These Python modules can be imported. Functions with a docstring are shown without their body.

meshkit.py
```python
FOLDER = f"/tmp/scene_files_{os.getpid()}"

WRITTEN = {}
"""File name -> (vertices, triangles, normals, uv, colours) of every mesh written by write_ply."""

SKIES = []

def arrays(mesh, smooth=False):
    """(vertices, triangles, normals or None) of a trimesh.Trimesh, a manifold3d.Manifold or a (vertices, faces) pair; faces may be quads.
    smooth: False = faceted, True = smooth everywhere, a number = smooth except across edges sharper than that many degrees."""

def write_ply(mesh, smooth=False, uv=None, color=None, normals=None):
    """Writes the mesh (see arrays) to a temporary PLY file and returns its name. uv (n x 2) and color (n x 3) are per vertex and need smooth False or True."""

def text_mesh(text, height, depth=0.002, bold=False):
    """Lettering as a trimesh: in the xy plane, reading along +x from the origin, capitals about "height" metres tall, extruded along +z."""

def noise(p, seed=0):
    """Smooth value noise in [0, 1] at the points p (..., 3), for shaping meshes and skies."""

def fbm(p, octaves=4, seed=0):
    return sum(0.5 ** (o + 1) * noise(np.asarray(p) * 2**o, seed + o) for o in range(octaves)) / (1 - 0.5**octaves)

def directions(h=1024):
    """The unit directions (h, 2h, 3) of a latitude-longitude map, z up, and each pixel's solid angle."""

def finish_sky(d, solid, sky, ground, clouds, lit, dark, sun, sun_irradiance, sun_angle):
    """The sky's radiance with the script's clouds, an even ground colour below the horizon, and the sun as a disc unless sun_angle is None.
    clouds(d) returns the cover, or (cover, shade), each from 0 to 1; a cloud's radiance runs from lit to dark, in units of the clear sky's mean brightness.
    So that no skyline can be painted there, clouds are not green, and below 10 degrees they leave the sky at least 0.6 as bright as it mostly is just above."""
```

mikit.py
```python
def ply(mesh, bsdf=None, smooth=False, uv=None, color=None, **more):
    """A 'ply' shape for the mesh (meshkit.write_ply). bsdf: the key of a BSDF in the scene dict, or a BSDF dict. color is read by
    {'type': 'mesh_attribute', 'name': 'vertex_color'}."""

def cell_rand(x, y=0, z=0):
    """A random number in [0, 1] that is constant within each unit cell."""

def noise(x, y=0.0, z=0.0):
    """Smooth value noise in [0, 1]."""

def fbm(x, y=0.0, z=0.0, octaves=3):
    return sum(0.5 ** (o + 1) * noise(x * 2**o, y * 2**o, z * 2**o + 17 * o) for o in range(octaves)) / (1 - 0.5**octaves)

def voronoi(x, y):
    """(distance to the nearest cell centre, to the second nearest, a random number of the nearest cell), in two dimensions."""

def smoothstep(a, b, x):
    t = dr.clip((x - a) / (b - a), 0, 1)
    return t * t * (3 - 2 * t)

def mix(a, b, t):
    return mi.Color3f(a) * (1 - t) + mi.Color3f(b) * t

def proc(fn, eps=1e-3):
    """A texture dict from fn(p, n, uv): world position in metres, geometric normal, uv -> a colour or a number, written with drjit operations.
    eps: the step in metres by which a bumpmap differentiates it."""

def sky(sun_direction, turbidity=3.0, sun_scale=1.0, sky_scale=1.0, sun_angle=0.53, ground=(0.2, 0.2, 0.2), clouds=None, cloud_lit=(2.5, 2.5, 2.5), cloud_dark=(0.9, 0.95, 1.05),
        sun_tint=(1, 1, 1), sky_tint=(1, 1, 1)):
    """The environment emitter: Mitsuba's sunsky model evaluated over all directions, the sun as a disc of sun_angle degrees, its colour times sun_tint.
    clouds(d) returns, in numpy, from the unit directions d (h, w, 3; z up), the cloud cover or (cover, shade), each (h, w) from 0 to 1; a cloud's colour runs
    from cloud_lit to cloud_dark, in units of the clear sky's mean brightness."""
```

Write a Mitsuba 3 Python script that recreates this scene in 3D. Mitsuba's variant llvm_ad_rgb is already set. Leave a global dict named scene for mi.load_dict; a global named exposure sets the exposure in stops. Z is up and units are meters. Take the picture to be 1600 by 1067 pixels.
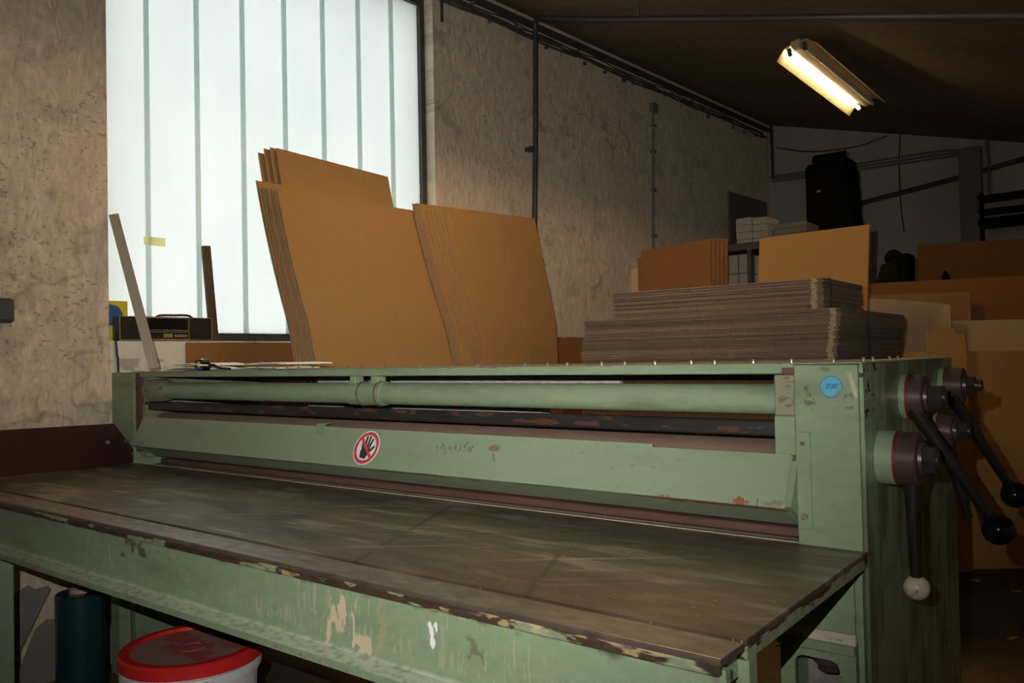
import math, random
import numpy as np, trimesh, drjit as dr, mitsuba as mi, mikit, meshkit
from mikit import noise, fbm, smoothstep, mix, cell_rand, voronoi
from shapely.geometry import Polygon, Point, box as sbox, LineString
from shapely import affinity
from shapely.ops import unary_union
T = mi.ScalarTransform4f
rng = random.Random(7)
scene, labels = {}, {}

# ------------------------------------------------------------------ camera, light, exposure
exposure = 0.0
CAM = np.array([0.6391, -1.8556, 1.3287])
FWD = np.array([-0.6141, 0.7889, 0.0213]); UP = np.array([0.0293, -0.0042, 0.99956])
scene['camera'] = {'type': 'perspective', 'fov': 63.92, 'fov_axis': 'x', 'near_clip': 0.05, 'far_clip': 100.0,
                   'to_world': T().look_at(origin=CAM.tolist(), target=(CAM + FWD).tolist(), up=UP.tolist())}
# overcast daylight outside the profiled-glass window
scene['sky'] = mikit.sky((0.7, -0.5, 0.6), turbidity=4.0, sun_scale=0.0, sky_scale=2.5, ground=(0.35, 0.36, 0.36),
                         clouds=lambda d: np.ones(d.shape[:2]), cloud_lit=(7.9, 8.1, 8.0), cloud_dark=(4.5, 4.8, 5.0))
# the flash on top of the camera
FLASH = CAM + 0.09 * UP + np.array([-0.080, -0.062, 0])
scene['flash'] = {'type': 'spot', 'to_world': T().look_at(origin=FLASH.tolist(), target=(FLASH + FWD + 0.07 * UP + np.array([-0.06, -0.05, 0])).tolist(), up=[0, 0, 1]),
                  'intensity': {'type': 'rgb', 'value': [22.5, 21.5, 19.4]}, 'cutoff_angle': 44.5, 'beam_width': 7.0}
LAMP_OLD, LAMP_NEW = [26.0, 18.5, 11.0], [92.0, 62.0, 33.0]      # the worn single tube in view; the twin tubes nearer the window

# ------------------------------------------------------------------ frames: machine = world axes, room turned by 3.9 degrees
W0 = np.array([-3.3288, -0.7154, 0.0]); WN = np.array([0.99764, -0.06865, 0.0]); DV = np.array([0.06865, 0.99764, 0.0])
ROOM_H, SLOPE, BACK, FRONT, RIGHT = 3.96, 0.272, 8.15, -3.6, 6.4
def WP(s, o, z): return W0 + DV * s + WN * o + np.array([0, 0, z])
def room(v):
    """(s along the window wall, distance from it, z) to world."""
    v = np.asarray(v, float)
    return W0 + v[:, :1] * DV + v[:, 1:2] * WN + v[:, 2:] * np.array([[0, 0, 1.0]])

# ------------------------------------------------------------------ mesh helpers
def M(v, f): return trimesh.Trimesh(np.asarray(v, float), np.asarray(f, int), process=False)
def cat(*ms): return trimesh.util.concatenate(ms)
def bx(x0, x1, y0, y1, z0, z1, b=0.0):
    """A box, its edges chamfered by b."""
    lo, hi = np.array([x0, y0, z0], float), np.array([x1, y1, z1], float)
    if b <= 0:
        return trimesh.creation.box(bounds=[lo, hi])
    pts = []
    for sx in (0, 1):
        for sy in (0, 1):
            for sz in (0, 1):
                c = np.where([sx, sy, sz], hi, lo); d = np.where([sx, sy, sz], -1, 1) * b
                for k in range(3):
                    q = c + d; q[k] = c[k]; pts.append(q)
    return trimesh.convex.convex_hull(np.array(pts))
def roombox(s0, s1, o0, o1, z0, z1, b=0.0):
    m = bx(s0, s1, o0, o1, z0, z1, b)
    m.vertices = room(m.vertices); m.invert()
    return m
def frame_of(d):
    d = np.asarray(d, float); d = d / np.linalg.norm(d)
    a = np.cross(d, [0, 0, 1.0] if abs(d[2]) < 0.9 else [1.0, 0, 0]); a /= np.linalg.norm(a)
    return d, a, np.cross(d, a)
def lathe(prof, p0, d, n=40):
    """Revolves (distance along d, radius) pairs round the axis through p0."""
    d, a, b = frame_of(d); prof = np.asarray(prof, float)
    th = np.arange(n) * 2 * np.pi / n
    ring = np.cos(th)[:, None] * a + np.sin(th)[:, None] * b
    v = (np.asarray(p0, float) + prof[:, 0][:, None, None] * d + prof[:, 1][:, None, None] * ring[None]).reshape(-1, 3)
    k = len(prof); f = []
    for i in range(k - 1):
        for j in range(n):
            q = [i * n + j, i * n + (j + 1) % n, (i + 1) * n + (j + 1) % n, (i + 1) * n + j]
            f += [[q[0], q[1], q[2]], [q[0], q[2], q[3]]]
    m = M(v, f)
    m.merge_vertices(); m.update_faces(m.nondegenerate_faces()); m.remove_unreferenced_vertices()
    return m
def cyl(p0, p1, r, n=32, b=None):
    p0, p1 = np.asarray(p0, float), np.asarray(p1, float); L = np.linalg.norm(p1 - p0)
    b = min(r, L) * 0.08 if b is None else b
    return lathe([(0, 0), (0, r - b), (b, r), (L - b, r), (L, r - b), (L, 0)], p0, p1 - p0, n)
def tube(pts, r, n=10):
    """A round tube swept along a polyline, with closed ends."""
    p = np.asarray(pts, float); t = np.gradient(p, axis=0); t /= np.linalg.norm(t, axis=1, keepdims=True)
    d, a, b = frame_of(t[0]); rings = []
    th = np.arange(n) * 2 * np.pi / n
    for i in range(len(p)):
        a = a - t[i] * (a @ t[i]); a /= np.linalg.norm(a); b = np.cross(t[i], a)
        rr = r if np.isscalar(r) else r[i]
        rings.append(p[i] + rr * (np.cos(th)[:, None] * a + np.sin(th)[:, None] * b))
    v = np.vstack(rings + [p[:1], p[-1:]]); f = []
    for i in range(len(p) - 1):
        for j in range(n):
            q = [i * n + j, i * n + (j + 1) % n, (i + 1) * n + (j + 1) % n, (i + 1) * n + j]
            f += [[q[0], q[1], q[2]], [q[0], q[2], q[3]]]
    e = len(p) * n
    for j in range(n):
        f += [[e, (j + 1) % n, j], [e + 1, e - n + j, e - n + (j + 1) % n]]
    return M(v, f)
def smoothpath(pts, k=6):
    """Catmull-Rom through the points."""
    p = np.asarray(pts, float); p = np.vstack([2 * p[0] - p[1], p, 2 * p[-1] - p[-2]]); out = []
    for i in range(1, len(p) - 2):
        for u in np.arange(k) / k:
            out.append(0.5 * (2 * p[i] + (p[i + 1] - p[i - 1]) * u + (2 * p[i - 1] - 5 * p[i] + 4 * p[i + 1] - p[i + 2]) * u**2 + (3 * p[i] - p[i - 1] - 3 * p[i + 1] + p[i + 2]) * u**3))
    return np.array(out + [p[-2]])
def prism(poly, h, o, e1, e2):
    """The 2-D polygon (in axes e1, e2 from o) extruded by h along e1 x e2."""
    poly = poly if hasattr(poly, 'geom_type') else Polygon(poly)
    m = trimesh.util.concatenate([trimesh.creation.extrude_polygon(g, h, engine='earcut') for g in getattr(poly, 'geoms', [poly])])
    e1, e2 = np.asarray(e1, float), np.asarray(e2, float); e3 = np.cross(e1, e2)
    m.vertices = np.asarray(o, float) + m.vertices[:, :1] * e1 + m.vertices[:, 1:2] * e2 + m.vertices[:, 2:] * e3
    return m
def xprism(poly, x0, x1):
    """A (y, z) outline extruded from x0 to x1."""
    return prism(poly, x1 - x0, [x0, 0, 0], [0, 1, 0], [0, 0, 1])
def band(path, w):
    """Outline of a bent plate of thickness w along a (y, z) path, the plate on its left side."""
    return LineString(path).buffer(w / 2, cap_style=2, join_style=1, quad_segs=3)
def rod_hull(p0, r0, p1, r1):
    s0 = trimesh.creation.icosphere(2, r0); s0.apply_translation(p0); s1 = trimesh.creation.icosphere(2, r1); s1.apply_translation(p1)
    return trimesh.convex.convex_hull(np.vstack([s0.vertices, s1.vertices]))

counts = {}
def key_of(name, parent=None):
    k = f'{parent}__{name}' if parent else name
    n = counts.get(k, -1) + 1; counts[k] = n
    return f'{k}_{n:03d}' if n else k
def put(name, mesh, mat, parent=None, smooth=False, label=None, category=None, group=None, kind=None, **more):
    """One entry of the scene under the next free key."""
    k = key_of(name, parent)
    scene[k] = mikit.ply(mesh, mat, smooth=smooth, **more)
    say(k, label, category, group, kind)
    return k
def thing(name, label, category, group=None):
    k = key_of(name); say(k, label, category, group); return k
def say(k, label=None, category=None, group=None, kind=None):
    d = {a: b for a, b in (('label', label), ('category', category), ('group', group), ('kind', kind)) if b}
    if d: labels[k] = d

# ------------------------------------------------------------------ materials
def C(r, g, b): return mi.Color3f(r, g, b)
def mat(name, fn=None, color=None, rough=0.6, metal=0.0, spec=0.5, bump=None, scale=1.0, eps=1e-3, two=True, **kw):
    b = {'type': 'principled', 'base_color': mikit.proc(fn) if fn else {'type': 'rgb', 'value': list(color)}, 'metallic': metal, 'specular': spec, **kw}
    b['roughness'] = mikit.proc(rough) if callable(rough) else rough
    if bump: b = {'type': 'bumpmap', 'scale': scale, 'arbitrary': mikit.proc(bump, eps), 'bsdf': b}
    scene[name] = {'type': 'twosided', 'bsdf': b} if two else b
def along(p): return (p.x - W0[0]) * DV[0] + (p.y - W0[1]) * DV[1]

def plaster(p, n, uv):
    s = along(p); z = p.z
    c = mix((0.66, 0.55, 0.42), (0.76, 0.655, 0.53), fbm(s * 1.3, z * 1.1, 3.0))
    c = c * (0.80 + 0.4 * fbm(s * 45, z * 18, 1.0))
    stain = smoothstep(0.60, 0.78, fbm(s * 9 + 3, z * 8, 9.0, 5)) * 0.3
    c = mix(c, (0.20, 0.175, 0.15), stain)
    crack = smoothstep(0.035, 0.0, dr.abs(fbm(s * 2.4, z * 3.1, 5.0, 4) - 0.5)) * smoothstep(0.55, 0.7, fbm(s * 1.7, z * 1.9, 2.0))
    c = mix(c, (0.12, 0.10, 0.09), crack * 0.3)
    spot = smoothstep(0.66, 0.74, fbm(s * 60, z * 75, 4.0, 3)) * smoothstep(0.45, 0.65, fbm(s * 2.5, z * 2.5, 8.0))
    return mix(c, (0.16, 0.145, 0.14), spot * 0.45)
def plaster_h(p, n, uv):
    """Sprayed render: short upright ridges over a lumpy ground."""
    s = along(p); w = fbm(s * 14, p.z * 14, 6.0, 2) * 1.6
    r = 1 - dr.abs(2 * noise(s * 52 + w, p.z * 21 + w, 1.0) - 1)
    q = 1 - dr.abs(2 * noise(s * 95 + 3 * w, p.z * 45, 4.0) - 1)
    return 0.0060 * r * r * r + 0.0026 * q * q + 0.004 * fbm(s * 26, p.z * 16, 2.0, 2)
mat('plaster', plaster, rough=0.95, spec=0.15, bump=plaster_h, scale=1.0, eps=1.5e-3)
def backplaster(p, n, uv):
    return mix((0.46, 0.44, 0.41), (0.56, 0.54, 0.50), fbm(p.x * 1.5, p.y * 1.5, p.z * 1.5, 4))
mat('grey_plaster', backplaster, rough=0.95, spec=0.1)
def ceilfn(p, n, uv):
    c = mix((0.115, 0.088, 0.058), (0.165, 0.127, 0.083), fbm(p.x * 0.9, p.y * 2.3, 1.0, 4))
    return c * (0.8 + 0.4 * fbm(p.x * 30, p.y * 30, 2.0, 2))
mat('fibre_board', ceilfn, rough=0.95, spec=0.1)
def floorfn(p, n, uv):
    c = mix((0.060, 0.042, 0.026), (0.12, 0.085, 0.052), fbm(p.x * 3, p.y * 3, 1.0, 4))
    return c * (0.7 + 0.6 * fbm(p.x * 60, p.y * 60, 4.0, 3))
mat('floor_concrete', floorfn, rough=0.8, spec=0.2)
def whitewash(p, n, uv):
    s = along(p)
    c = mix((0.66, 0.62, 0.56), (0.78, 0.75, 0.70), fbm(s * 4, p.z * 4, 2.0, 4))
    return mix(c, (0.25, 0.21, 0.17), smoothstep(0.62, 0.75, fbm(s * 14, p.z * 14, 6.0, 4)) * 0.6)
mat('whitewash', whitewash, rough=0.9, spec=0.2, bump=lambda p, n, uv: fbm(along(p) * 30, p.z * 30, 1.0), scale=0.004)

G1, G2 = (0.190, 0.262, 0.165), (0.228, 0.308, 0.203)
def green(p, n, uv):
    c = mix(G1, G2, fbm(p.x * 2.2, p.y * 3, p.z * 5, 4))
    c = c * (0.92 + 0.16 * fbm(p.x * 40, p.y * 40, p.z * 60, 3))
    d = fbm(p.x * 5 + 4, p.y * 9, p.z * 16, 6)
    c = mix(c, (0.15, 0.17, 0.105), smoothstep(0.52, 0.80, d) * 0.55)
    w = smoothstep(0.50, 0.70, fbm(p.x * 3 + 8, p.y * 4, p.z * 7, 3))
    c = mix(c, (0.33, 0.36, 0.26), smoothstep(0.64, 0.74, fbm(p.x * 90, p.y * 90 + 3, p.z * 120, 4)) * w * 0.35)
    return mix(c, (0.085, 0.06, 0.042), smoothstep(0.70, 0.78, fbm(p.x * 75, p.y * 75, p.z * 95 + 9, 4)) * w * 0.6)
mat('green_paint', green, rough=0.38, spec=0.45)
def near(p, x0, x1, z0, z1, fx=60, fz=60, soft=0.02, amp=0.03):
    """Mask of a ragged patch in x and z."""
    e = (fbm(p.x * fx, p.z * fz, 3.0, 4) - 0.5) * amp * 2
    ax = dr.minimum(p.x - x0, x1 - p.x) + e; az = dr.minimum(p.z - z0, z1 - p.z) + e
    return smoothstep(0.0, soft, dr.minimum(ax, az))
def hood_fn(p, n, uv):
    c = mix(green(p, n, uv), (0.33, 0.40, 0.30), 0.30)              # the hood's green is mixed paler and greyer
    streak = smoothstep(0.007, 0.002, dr.abs(p.z - 0.982 + 0.006 * (fbm(p.x * 9, 1.0, 2.0) - 0.5))) * smoothstep(0.44, 0.56, fbm(p.x * 6.0, p.z * 70, 5.0, 4))
    c = mix(c, (0.17, 0.045, 0.030), streak * 0.7)
    red = near(p, -0.36, -0.16, 0.976, 0.992, 30, 90, 0.006, 0.012)
    c = mix(c, (0.26, 0.06, 0.035), red * smoothstep(0.38, 0.55, fbm(p.x * 90, p.z * 200, 3.0, 3)) * 0.85)
    c = mix(c, (0.27, 0.045, 0.03), near(p, -0.14, -0.07, 0.985, 1.001, 130, 20, 0.004, 0.012) * smoothstep(0.45, 0.55, noise(p.x * 140, 1.0, 1.0)) * 0.8)
    c = mix(c, (0.16, 0.15, 0.11), near(p, -0.07, -0.01, 0.985, 1.006, 60, 60, 0.01, 0.02) * 0.6)
    c = mix(c, (0.17, 0.09, 0.06), near(p, -0.885, -0.845, 1.066, 1.079, 60, 60, 0.006, 0.01) * 0.7)
    scr = smoothstep(0.005, 0.001, dr.abs(p.x + 0.86 + (p.z - 1.05) * 0.6)) * smoothstep(0.016, 0.008, dr.abs(p.z - 1.047))
    c = mix(c, (0.10, 0.10, 0.08), scr * 0.7)
    ink = smoothstep(0.62, 0.66, noise(p.x * 160, p.z * 110, 7.0)) * near(p, -1.09, -0.93, 1.045, 1.085, 60, 60, 0.01, 0.02)
    return mix(c, (0.12, 0.14, 0.10), ink * 0.6)
mat('hood_paint', hood_fn, rough=0.36, spec=0.5)
def apron_fn(p, n, uv):
    c = green(p, n, uv)
    # vertical scratches through the paint to the pale primer, ragged chips and spots
    sc = smoothstep(0.62, 0.72, fbm(p.x * 190, p.z * 24, 2.0, 3)) * smoothstep(0.48, 0.62, fbm(p.x * 3.0 + 5, p.z * 8, 4.0)) * smoothstep(0.764, 0.772, p.z)
    c = mix(c, (0.42, 0.38, 0.26), sc * 0.6)
    c = mix(c, (0.52, 0.44, 0.33), near(p, -0.735, -0.635, 0.765, 0.845, 70, 26, 0.008, 0.05) * smoothstep(0.40, 0.50, fbm(p.x * 60, p.z * 18, 6.0, 4)))
    c = mix(c, (0.50, 0.43, 0.32), near(p, -0.64, -0.585, 0.757, 0.785, 70, 40, 0.006, 0.025))
    c = mix(c, (0.75, 0.76, 0.74), near(p, -0.433, -0.415, 0.80, 0.845, 90, 50, 0.004, 0.014))
    c = mix(c, (0.13, 0.13, 0.08), near(p, -0.335, -0.305, 0.80, 0.83, 90, 90, 0.01, 0.022) * 0.7)
    rust = near(p, -1.58, -1.46, 0.83, 0.885, 50, 50, 0.02, 0.05)
    c = mix(c, (0.075, 0.050, 0.030), rust * 0.8)
    seam = smoothstep(0.012, 0.004, dr.abs(p.x + 0.562 + 0.012 * (fbm(p.z * 60, 1.0, 1.0) - 0.5))) * smoothstep(0.42, 0.52, fbm(p.x * 90, p.z * 50, 2.0))
    c = mix(c, (0.33, 0.29, 0.17), seam * 0.7)
    wear_glint = smoothstep(0.7445, 0.7470, p.z) * smoothstep(0.758, 0.751, p.z + 0.005 * (fbm(p.x * 40, 1.0, 3.0, 3) - 0.5))  # worn pale flange edge with the flash highlight painted in
    c = mix(c, (0.50, 0.53, 0.43), wear_glint * smoothstep(0.10, 0.60, fbm(p.x * 70, p.y * 90, 5.0, 3)) * 0.65)
    grime = smoothstep(0.862, 0.880, p.z + 0.03 * (fbm(p.x * 30, 2.0, 3.0, 4) - 0.5)) * smoothstep(0.45, 0.6, fbm(p.x * 18, p.z * 40, 4.0, 4))
    return mix(c, (0.045, 0.03, 0.02), grime * 0.8)
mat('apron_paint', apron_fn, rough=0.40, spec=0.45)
def plate_fn(p, n, uv):
    c = green(p, n, uv)
    sm = smoothstep(0.52, 0.60, fbm(p.x * 120, p.z * 120, 2.0, 3))
    c = mix(c, (0.10, 0.085, 0.06), near(p, 0.018, 0.042, 1.20, 1.262, 80, 60, 0.015, 0.025) * sm * 0.8)
    ring = dr.sqrt(dr.square((p.x - 0.118) / 0.011) + dr.square((p.z - 1.222) / 0.020))
    c = mix(c, (0.12, 0.085, 0.065), smoothstep(0.35, 0.05, dr.abs(ring - 0.85)) * smoothstep(0.38, 0.5, fbm(p.x * 150, p.z * 150, 5.0)) * 0.75)
    dx = dr.abs(p.x - (0.127 + (1.255 - p.z) * 0.22))
    c = mix(c, (0.42, 0.40, 0.30), smoothstep(0.007, 0.002, dx + 0.006 * (fbm(p.x * 200, p.z * 200, 2.0) - 0.5)) * smoothstep(0.034, 0.02, dr.abs(p.z - 1.258)))
    return mix(c, (0.13, 0.10, 0.06), near(p, 0.058, 0.080, 1.288, 1.297, 80, 80, 0.004, 0.008) * 0.6)
mat('plate_paint', plate_fn, rough=0.36, spec=0.5)
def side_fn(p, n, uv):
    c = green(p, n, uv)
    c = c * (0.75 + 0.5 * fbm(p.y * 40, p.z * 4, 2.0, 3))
    c = mix(c, (0.075, 0.080, 0.055), smoothstep(0.44, 0.64, fbm(p.y * 14, p.z * 4, 3.0, 5)) * 0.7)  # oil patches, spread wider to paint in the shade of the grazing flash
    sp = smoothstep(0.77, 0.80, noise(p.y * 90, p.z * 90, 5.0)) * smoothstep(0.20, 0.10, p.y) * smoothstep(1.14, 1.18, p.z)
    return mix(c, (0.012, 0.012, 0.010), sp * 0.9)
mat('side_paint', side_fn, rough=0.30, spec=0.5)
def beige_fn(p, n, uv):
    c = mix((0.26, 0.235, 0.165), (0.185, 0.225, 0.14), fbm(p.x * 20, p.y * 12, p.z * 30, 4))
    return mix(c, (0.10, 0.045, 0.035), smoothstep(0.58, 0.72, fbm(p.x * 60, p.y * 30, p.z * 110, 4)) * 0.6)
mat('worn_paint', beige_fn, rough=0.6, spec=0.3)
def top_fn(p, n, uv):
    x, y = p.x, p.y
    a, b = x * 0.8 + y * 0.6, y * 0.8 - x * 0.6                       # the sheets are pushed through obliquely and front to back
    c = mix((0.075, 0.056, 0.040), (0.165, 0.130, 0.096), fbm(x * 2.4, y * 4, 1.0, 4))
    c = c * (0.55 + 0.9 * fbm(x * 7 + 2, y * 30, 2.0, 5))
    c = c * (0.80 + 0.4 * fbm(a * 3, b * 26, 4.0, 4))
    c = mix(c, (0.34, 0.30, 0.25), smoothstep(0.56, 0.78, fbm(x * 4 + y * 3, y * 22, 6.0, 5)) * 0.5)
    c = mix(c, (0.36, 0.32, 0.26), smoothstep(0.66, 0.74, fbm(a * 2.2, b * 75, 8.0, 3)) * smoothstep(0.48, 0.62, fbm(x * 2.6, y * 2.6, 3.0)) * 0.40)
    c = mix(c, (0.085, 0.040, 0.028), smoothstep(0.56, 0.72, fbm(x * 3 + 9, y * 3, 7.0, 4)) * 0.55)
    for k in (0.56, 1.02):
        c = mix(c, (0.030, 0.026, 0.020), smoothstep(0.012, 0.003, dr.abs(x + k + y * 0.45 + 0.012 * fbm(x * 8, y * 8, 1.0))) * smoothstep(0.36, 0.5, fbm(x * 9, y * 9, 5.0)) * 0.55)
    c = mix(c, (0.025, 0.035, 0.030), smoothstep(0.66, 0.76, fbm(x * 5 + 2, y * 10, 12.0, 4)) * 0.35)
    return mix(c, (0.55, 0.52, 0.46), smoothstep(0.955, 0.965, noise(x * 150, y * 150, 2.0)) * 0.6)
mat('worn_steel', top_fn, rough=lambda p, n, uv: 0.26 + 0.3 * fbm(p.x * 5, p.y * 9, 4.0, 4), spec=0.6, metal=0.5)
def edge_fn(p, n, uv):
    c = mix((0.065, 0.040, 0.028), (0.030, 0.020, 0.015), fbm(p.x * 20, p.y * 20, p.z * 20, 3))
    k = fbm(p.x * 11, p.y * 11, p.z * 40, 5)
    c = mix(c, (0.22, 0.27, 0.17), smoothstep(0.50, 0.56, k) * 0.9)
    c = c * (0.6 + 0.8 * fbm(p.x * 60, p.y * 60, p.z * 60, 3))
    return mix(c, (0.42, 0.34, 0.20), smoothstep(0.58, 0.62, fbm(p.x * 9 + 5, p.y * 9, p.z * 50, 4)) * smoothstep(-0.95, -0.8, p.x + 0.2 * noise(p.x * 9, 1.0, 1.0)) * smoothstep(0.40, 0.60, fbm(p.x * 45, p.y * 45, p.z * 90, 3)) * 0.7)
mat('chipped_edge', edge_fn, rough=0.45, spec=0.5)
def lip_fn(p, n, uv):
    c = mix((0.17, 0.135, 0.112), (0.27, 0.225, 0.19), fbm(p.x * 4, p.y * 30, 1.0, 4))
    return c * (0.7 + 0.6 * fbm(p.x * 30, p.y * 60, 2.0, 3))
mat('lip_steel', lip_fn, rough=0.36, spec=0.6, metal=0.7)
def black_fn(p, n, uv):
    c = mix((0.012, 0.012, 0.013), (0.030, 0.028, 0.027), fbm(p.x * 8, p.y * 8, p.z * 30, 3))
    return mix(c, (0.10, 0.045, 0.025), smoothstep(0.60, 0.68, fbm(p.x * 22, p.y * 40, p.z * 60, 4)) * 0.7)
mat('black_steel', black_fn, rough=0.42, spec=0.5)
def dusty_fn(p, n, uv): return mix((0.235, 0.165, 0.13), (0.17, 0.105, 0.08), fbm(p.x * 5, p.y * 5, p.z * 40, 4))
mat('dusty_roller', dusty_fn, rough=0.7, spec=0.3)
def redbrown_fn(p, n, uv): return mix((0.15, 0.075, 0.058), (0.07, 0.038, 0.030), fbm(p.x * 7, p.y * 40, p.z * 60, 4))
mat('red_brown', redbrown_fn, rough=0.6, spec=0.35)
mat('primer', lambda p, n, uv: mix((0.46, 0.41, 0.33), (0.24, 0.25, 0.17), smoothstep(0.55, 0.68, fbm(p.x * 60, p.y * 60, p.z * 90, 4))), rough=0.7)
mat('dusty_grey', lambda p, n, uv: mix((0.17, 0.155, 0.13), (0.28, 0.26, 0.225), fbm(p.x * 30, p.z * 30, 2.0, 4)), rough=0.9)
mat('pale_roller', lambda p, n, uv: mix((0.38, 0.38, 0.355), (0.46, 0.46, 0.43), fbm(p.x * 8, p.y * 8, p.z * 30)), rough=0.4)
mat('oily_steel', lambda p, n, uv: mix((0.085, 0.075, 0.062), (0.15, 0.13, 0.108), fbm(p.x * 9, p.y * 20, p.z * 30, 4)), rough=0.6, spec=0.4)
def guide_fn(p, n, uv): return mix((0.026, 0.0085, 0.006), (0.042, 0.013, 0.0095), fbm(p.y * 6, p.z * 6, 1.0, 3))
mat('maroon_paint', guide_fn, rough=0.4, spec=0.35)
def collar_fn(p, n, uv): return mix((0.060, 0.036, 0.033), (0.115, 0.075, 0.068), fbm(p.x * 12, p.y * 12, p.z * 30, 4))
mat('collar_steel', collar_fn, rough=0.35, spec=0.5, metal=0.3)
mat('red_ring', color=(0.13, 0.015, 0.014), rough=0.5)
mat('nut_steel', lambda p, n, uv: mix((0.06, 0.055, 0.055), (0.15, 0.14, 0.13), fbm(p.x * 60, p.y * 60, p.z * 60)), rough=0.3, metal=0.7)
mat('lever_steel', lambda p, n, uv: mix((0.008, 0.006, 0.006), (0.024, 0.018, 0.017), fbm(p.x * 40, p.y * 40, p.z * 18, 4)), rough=0.35, spec=0.6)
mat('black_plastic', color=(0.006, 0.006, 0.007), rough=0.12, spec=0.6)
mat('ivory_plastic', lambda p, n, uv: mix((0.52, 0.47, 0.36), (0.30, 0.22, 0.14), smoothstep(0.55, 0.72, fbm(p.x * 60, p.y * 60, p.z * 60, 4))), rough=0.2, spec=0.5)
mat('bright_steel', color=(0.62, 0.60, 0.56), rough=0.25, metal=0.9)
mat('white_print', color=(0.78, 0.78, 0.78), rough=0.4)
mat('red_print', color=(0.56, 0.07, 0.075), rough=0.4)
mat('black_print', color=(0.035, 0.035, 0.038), rough=0.4)
mat('blue_sticker', color=(0.075, 0.36, 0.56), rough=0.45)
mat('blue_rim', color=(0.03, 0.13, 0.20), rough=0.5)

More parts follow.
